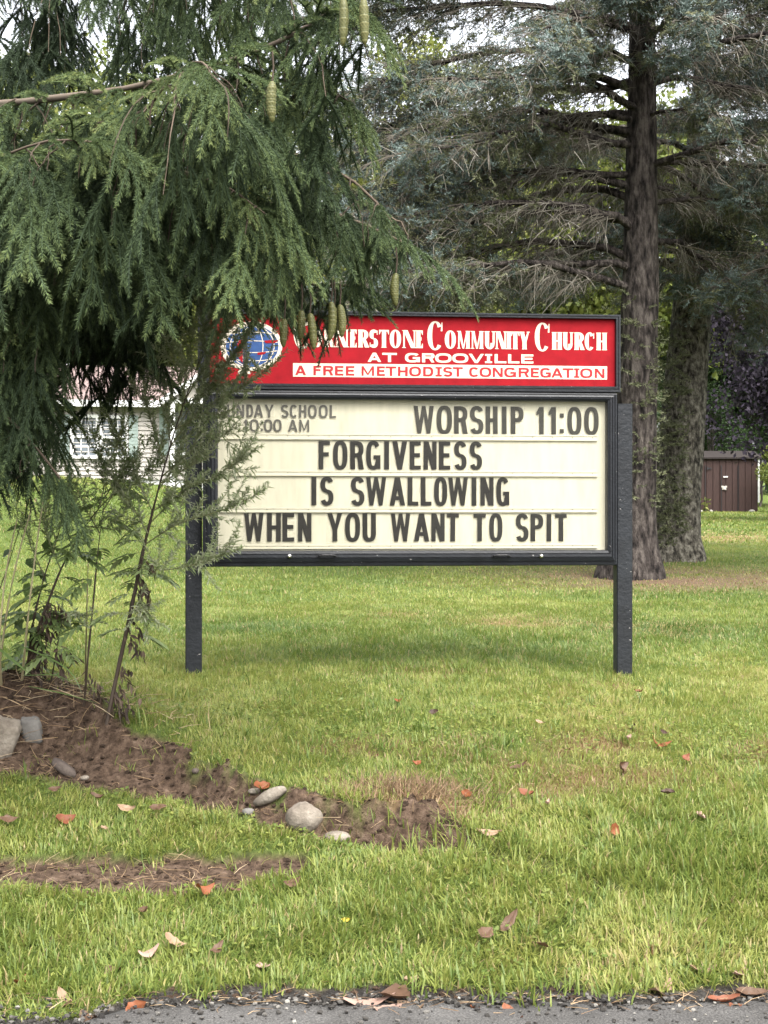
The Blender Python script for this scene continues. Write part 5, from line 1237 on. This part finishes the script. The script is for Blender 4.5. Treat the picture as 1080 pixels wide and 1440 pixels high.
def interp_path(P, t):
    d = np.r_[0, np.cumsum(np.linalg.norm(np.diff(P, axis=0), axis=1))]; d /= d[-1]; return np.stack([np.interp(t, d, P[:, c]) for c in range(3)], -1)
def leafy_branch(path, r0, mbs, mbl, dens, L, W, tint, start=.1, clusters=True):
    P = resample(path, 14); V, q = tubes(P[None], np.linspace(r0, r0 * .3, 14)[None], 5); mbs.add(V, [q], .55 + .3 * (r0 < .004))
    ln = np.linalg.norm(np.diff(P, axis=0), axis=1).sum(); n = max(4, int(ln * dens)); t = start + (1 - start) * rng.random(n) ** .9
    B = interp_path(P, t); T = nrm(interp_path(P, np.clip(t + .03, 0, 1)) - interp_path(P, np.clip(t - .03, 0, 1)))
    A = nrm(rng.normal(size=(n, 3))); A = nrm(A - T * (A * T).sum(1, keepdims=True))
    D = nrm(T * rng.uniform(.4, 1.1, n)[:, None] + A * .9 + [0, 0, .05]); k = (1.0 - .55 * t) * rng.uniform(.55, 1.25, n)
    leaf_strip(B, D, nrm(rng.normal(size=(n, 3)) * .6 + [0, 0, 1]), L * k, W * np.sqrt(k), np.clip(tint + rng.normal(0, .16, n), 0, 1), rng.uniform(0, .4, n), mbl)
    if clusters:      # tiny leaves in the axils
        n2 = n * 2; t = start + (1 - start) * rng.random(n2); B = interp_path(P, t); D = nrm(rng.normal(size=(n2, 3)) + [0, 0, .4]); leaf_strip(B, D, rand_dir(n2), L * .28 * rng.uniform(.5, 1.2, n2), W * .55 * np.ones(n2), np.clip(tint + .1 + rng.normal(0, .12, n2), 0, 1), np.zeros(n2), mbl)
def lobed_leaf(p, d, L, mbl, mbs, tint):
    """deeply cut leaf: a midrib with five to nine narrow lobes"""
    q5 = np.linspace(0, 1, 5)[:, None]; mid = p + d * L * q5 - np.array([0, 0, .35]) * L * q5 ** 2; V, q = tubes(mid[None], np.full((1, 5), .0012), 3); mbs.add(V, [q], .8)
    s = nrm(np.cross(d, [0, 0, 1.])); B = []; D = []; LL = []
    for t in (.3, .5, .7, .88):
        for sg in (1, -1):
            B.append(interp_path(mid, t)); D.append(nrm(d * .75 + s * sg * .8 + [0, 0, -.25 * t])); LL.append(L * (.55 - .3 * abs(t - .5)))
    B.append(interp_path(mid, .6)); D.append(nrm(mid[-1] - mid[-3])); LL.append(L * .62)
    n = len(B); leaf_strip(np.array(B), np.array(D), nrm(np.array([[0, 0, 1.]] * n) + rng.normal(0, .2, (n, 3))), np.array(LL), np.full(n, L * .17), np.clip(tint + rng.normal(0, .06, n), 0, 1), np.full(n, .25), mbl)
def weed(label, stem, r0, branches, lobed, dens, seed, L=.05, W=.0068, tint=.55, dead=0):
    global rng
    rng = np.random.default_rng(seed)
    P = np.array([at(*p) for p in stem]); P[0] = hit(stem[0][0], stem[0][1]); P[0, 2] -= .02
    t = thing('weed_plant', label, 'weed', tuple(P[0])); o = P[0].copy()
    mbs, mbl = MB(), MB(); S = resample(P, 26); V, q = tubes(S[None], np.interp(np.linspace(0, 1, 26), [0, .45, .6, 1], [r0, r0 * .75, r0 * .42, r0 * .2])[None] * (1 + .1 * rng.normal(size=(1, 26))), 7); mbs.add(V, [q], .15)
    for br in branches:
        leafy_branch(np.array([at(*p) for p in br]), .0034, mbs, mbl, dens, L, W, tint)
        B = resample(np.array([at(*p) for p in br]), 12)
        for k in range(4 + int(np.linalg.norm(B[-1] - B[0]) / .042)):      # side shoots
            tt = rng.uniform(.15, .9); p = interp_path(B, tt); T = nrm(B[-1] - B[0]); d = nrm(T * .7 + rng.normal(0, .5, 3) + [0, 0, .35]); l = rng.uniform(.07, .2)
            leafy_branch(np.stack([p, p + d * l * .5, p + d * l + [0, 0, .02]]), .0016, mbs, mbl, dens * 1.1, L * .8, W * .85, tint + .06)
    for t_, n_ in lobed:
        for k in range(n_):
            p = interp_path(S, min(1, max(0, t_ + rng.normal(0, .04)))); a = rng.random() * 6.283; lobed_leaf(p, nrm([math.cos(a), math.sin(a) * .8, rng.uniform(-.2, .35)]), rng.uniform(.10, .17), mbl, mbs, tint - .08)
    for mb in (mbs, mbl): mb.V = [v - o for v in mb.V]
    mbs.build('stem', M_stem, t); mbl.build('leaves', M_weed, t)
    if dead:
        md = MB()
        for k in range(dead):
            tt = rng.uniform(.03, .45); p = interp_path(S, tt); n = 7; B = p + np.cumsum(np.abs(rng.normal(0, .012, (n, 3))) * [1, -.3, -1], 0); D = nrm(rng.normal(0, .5, (n, 3)) + [0.1, 0, -1]); leaf_strip(B, D, rand_dir(n), rng.uniform(.025, .06, n), rng.uniform(.008, .02, n), rng.random(n), np.full(n, .2), md)
        md.V = [v - o for v in md.V]; md.build('withered_leaves', M_wither, t)
    return t
D0 = 7.0
weed('tall leafy weed with dark leaning stem, its shoots crossing the left end of the sign',
  [(150,1018,7.0),(163,955,6.99),(182,870,6.96),(202,770,6.93),(222,690,6.9),(244,610,6.88),(268,540,6.85),(290,480,6.85)], .0105,
  [[(205,765,6.92),(250,735,6.8),(300,722,6.7),(345,705,6.6),(380,684,6.55)], [(212,735,6.92),(255,690,6.85),(300,672,6.75),(340,645,6.65),(369,626,6.6)], [(196,800,6.95),(240,802,6.85),(290,790,6.75),(343,769,6.68)],
   [(228,670,6.9),(262,640,6.85),(300,618,6.8),(341,597,6.75)], [(238,630,6.9),(270,585,6.85),(310,560,6.8),(352,540,6.75),(392,505,6.7)], [(250,600,6.88),(285,545,6.8),(325,505,6.75),(362,455,6.7),(388,398,6.7)],
   [(262,560,6.86),(295,500,6.82),(320,455,6.78),(337,402,6.75)], [(276,520,6.85),(300,470,6.85),(312,410,6.85)], [(284,490,6.85),(285,455,6.9),(278,418,6.92)], [(270,535,6.86),(268,480,6.95),(258,430,7.0)], [(255,585,6.9),(262,520,7.0),(245,470,7.05)],
   [(232,655,6.9),(215,600,6.95),(198,545,7.0)], [(240,625,6.9),(232,560,7.0),(222,500,7.05)], [(215,720,6.92),(190,670,7.0),(168,620,7.05)], [(222,690,6.92),(250,650,6.95),(262,600,6.98)], [(300,480,6.82),(330,430,6.8),(352,400,6.8)], [(225,680,6.88),(268,655,6.8),(302,640,6.75)], [(208,750,6.9),(180,700,6.95),(150,660,7.0)],
   [(216,718,6.9),(246,700,6.85),(275,690,6.8)], [(190,830,6.96),(205,860,6.9),(208,905,6.86)], [(262,560,6.86),(250,530,6.8),(240,480,6.8)], [(246,605,6.85),(285,580,6.8),(318,585,6.75)], [(258,570,6.86),(300,545,6.8),(330,520,6.76)], [(270,540,6.84),(312,520,6.78),(345,480,6.75)]],
  [(.30, 4), (.36, 4), (.42, 4), (.22, 2), (.5, 3)], 175, 31, .062, .0085, .84, 22)
weed('thin straight weed with dark stem left of the tall leaning one',
  [(118,992,7.05),(124,920,7.05),(131,850,7.05),(137,780,7.05),(145,715,7.05),(152,660,7.05),(160,610,7.05)], .0055,
  [[(140,750,7.05),(120,715,7.1),(105,680,7.1)], [(144,720,7.05),(165,685,7.0),(180,640,7.0)], [(150,675,7.05),(140,640,7.1),(128,605,7.1)], [(154,650,7.05),(170,610,7.0),(176,570,7.0)], [(147,700,7.05),(170,665,7.0),(200,640,6.95)]],
  [(.36, 1), (.62, 4), (.7, 4), (.8, 3)], 120, 32, .06, .0085, .66, 3)
weed('weed with two crossing leaning stems and deeply cut leaves at left',
  [(30,955,7.15),(55,880,7.12),(85,800,7.1),(112,750,7.08),(140,712,7.06),(175,680,7.03),(190,640,7.0)], .008,
  [[(85,800,7.1),(60,740,7.1),(66,700,7.1),(74,650,7.1)], [(112,750,7.08),(95,710,7.1),(102,660,7.1)], [(140,712,7.06),(150,670,7.06),(140,630,7.06)], [(165,690,7.05),(205,670,7.0),(230,640,7.0)], [(120,740,7.08),(165,745,7.0),(195,735,7.0)]],
  [(.3, 4), (.45, 4), (.55, 4), (.65, 4), (.75, 3)], 120, 33, .062, .009, .68, 16)
weed('upright weed with broad lobed leaves against the left edge',
  [(38,950,7.2),(45,880,7.2),(62,810,7.2),(80,760,7.2),(95,700,7.2)], .009,
  [[(62,810,7.2),(40,760,7.2),(30,720,7.2)], [(80,760,7.2),(60,720,7.2),(70,680,7.2)]],
  [(.08, 5), (.2, 6), (.35, 6), (.5, 6), (.65, 4)], 60, 34, .06, .009, .62, 16)
weed('low spindly weed with pale yellowing leaves near the thin straight one',
  [(70,965,7.1),(82,900,7.1),(90,850,7.1),(78,800,7.1)], .004, [[(88,870,7.1),(108,860,7.05),(126,880,7.0)]], [(.4, 2), (.7, 3)], 60, 35, .06, .012, .8, 8)
# dry stalks
for k, (lab, pts) in enumerate([('pale dry stalk, tallest one, rising straight from the bank at left', [(31,955,6.95),(40,860,6.95),(52,760,6.95),(61,702,6.95)]), ('leaning dry stalk at the left edge, bent to the right at the top', [(-4,900,6.95),(14,830,6.95),(28,770,6.95),(44,716,6.95)]), ('short dry stalk between the two taller ones at left', [(2,965,7.0),(-2,900,7.0),(8,800,7.0),(24,730,7.0)]), ('thin tan stalk behind the thin straight weed', [(120,960,7.2),(122,860,7.2),(124,790,7.2)])]):
    P = np.array([at(*p) for p in pts]); P[0] = hit(max(pts[0][0], -40), max(pts[0][1], 958)); o = P[0].copy(); S = resample(P, 12); V, q = tubes(S[None] - o, np.linspace(.006, .003, 12)[None], 6); ob = mk('dry_stalk', V, [q], M_stem, None, True, np.full(len(V), .95)); ob.location = tuple(o); tag(ob, lab, 'stalk', 'dry stalks on the bank')
# broad blades of coarse grass arching out of the weeds
mb = MB()
for pts, w in (([(-10,905,6.95),(20,930,6.9),(45,950,6.85)], .016), ([(20,905,7.0),(70,925,6.95),(105,945,6.9),(116,978,6.88)], .011), ([(35,950,7),(80,948,6.95),(110,965,6.9)], .008), ([(40,965,7),(90,975,6.9),(140,990,6.85)], .008), ([(-10,880,7.1),(20,868,7.05),(40,875,7.0)], .016), ([(0,870,7.1),(25,850,7.1),(48,842,7.1)], .014)):
    S = resample(np.array([at(*p) for p in pts]), 10); T = nrm(np.gradient(S, axis=0)); sd = nrm(np.cross(T, [0, -.5, 1])); wv = w * np.sin(np.linspace(.5, math.pi, 10)) / 2
    V = np.stack([S - sd * wv[:, None], S + sd * wv[:, None] ], 1).reshape(-1, 3); i = np.arange(9) * 2; mb.add(V, [np.stack([i, i + 1, i + 3, i + 2], 1)], .35)
tag(mb.build('coarse_grass', M_weed), 'coarse green grass blades arching over the bank among the weeds', 'grass', kind='stuff')
# broad leaved climbers at the left edge
mb = MB(); n = 26; u = rng.uniform(-60, 66, n); v = rng.uniform(715, 910, n); B = np.array([at(a, b, 7.25 + .1 * rng.random()) for a, b in zip(u, v)]); D = nrm(rng.normal(0, .6, (n, 3)) + [0.2, -.3, -.5]); leaf_strip(B, D, nrm(rng.normal(0, .4, (n, 3)) + [0, -1, .6]), rng.uniform(.05, .09, n), rng.uniform(.035, .06, n), rng.uniform(.1, .5, n), np.full(n, .2), mb)
vt = thing('broad_leaved_vine', 'broad leaved vine climbing among the stems at the left edge', 'vine', tuple(hit(-30, 960))); vo = np.array(vt.location); mb.V = [q_ - vo for q_ in mb.V]; mb.build('leaves', M_weed, vt)
P = np.array([[[-30, 960, 7.25], [-20, 880, 7.28], [10, 800, 7.28], [30, 735, 7.28], [60, 730, 7.28]]]); P = np.array([[at(*p) for p in P[0]]]) - vo; V, q = tubes(P, np.full((1, 5), .003), 5); mk('stem', V, [q], M_stem, vt, False, np.full(len(V), .6))
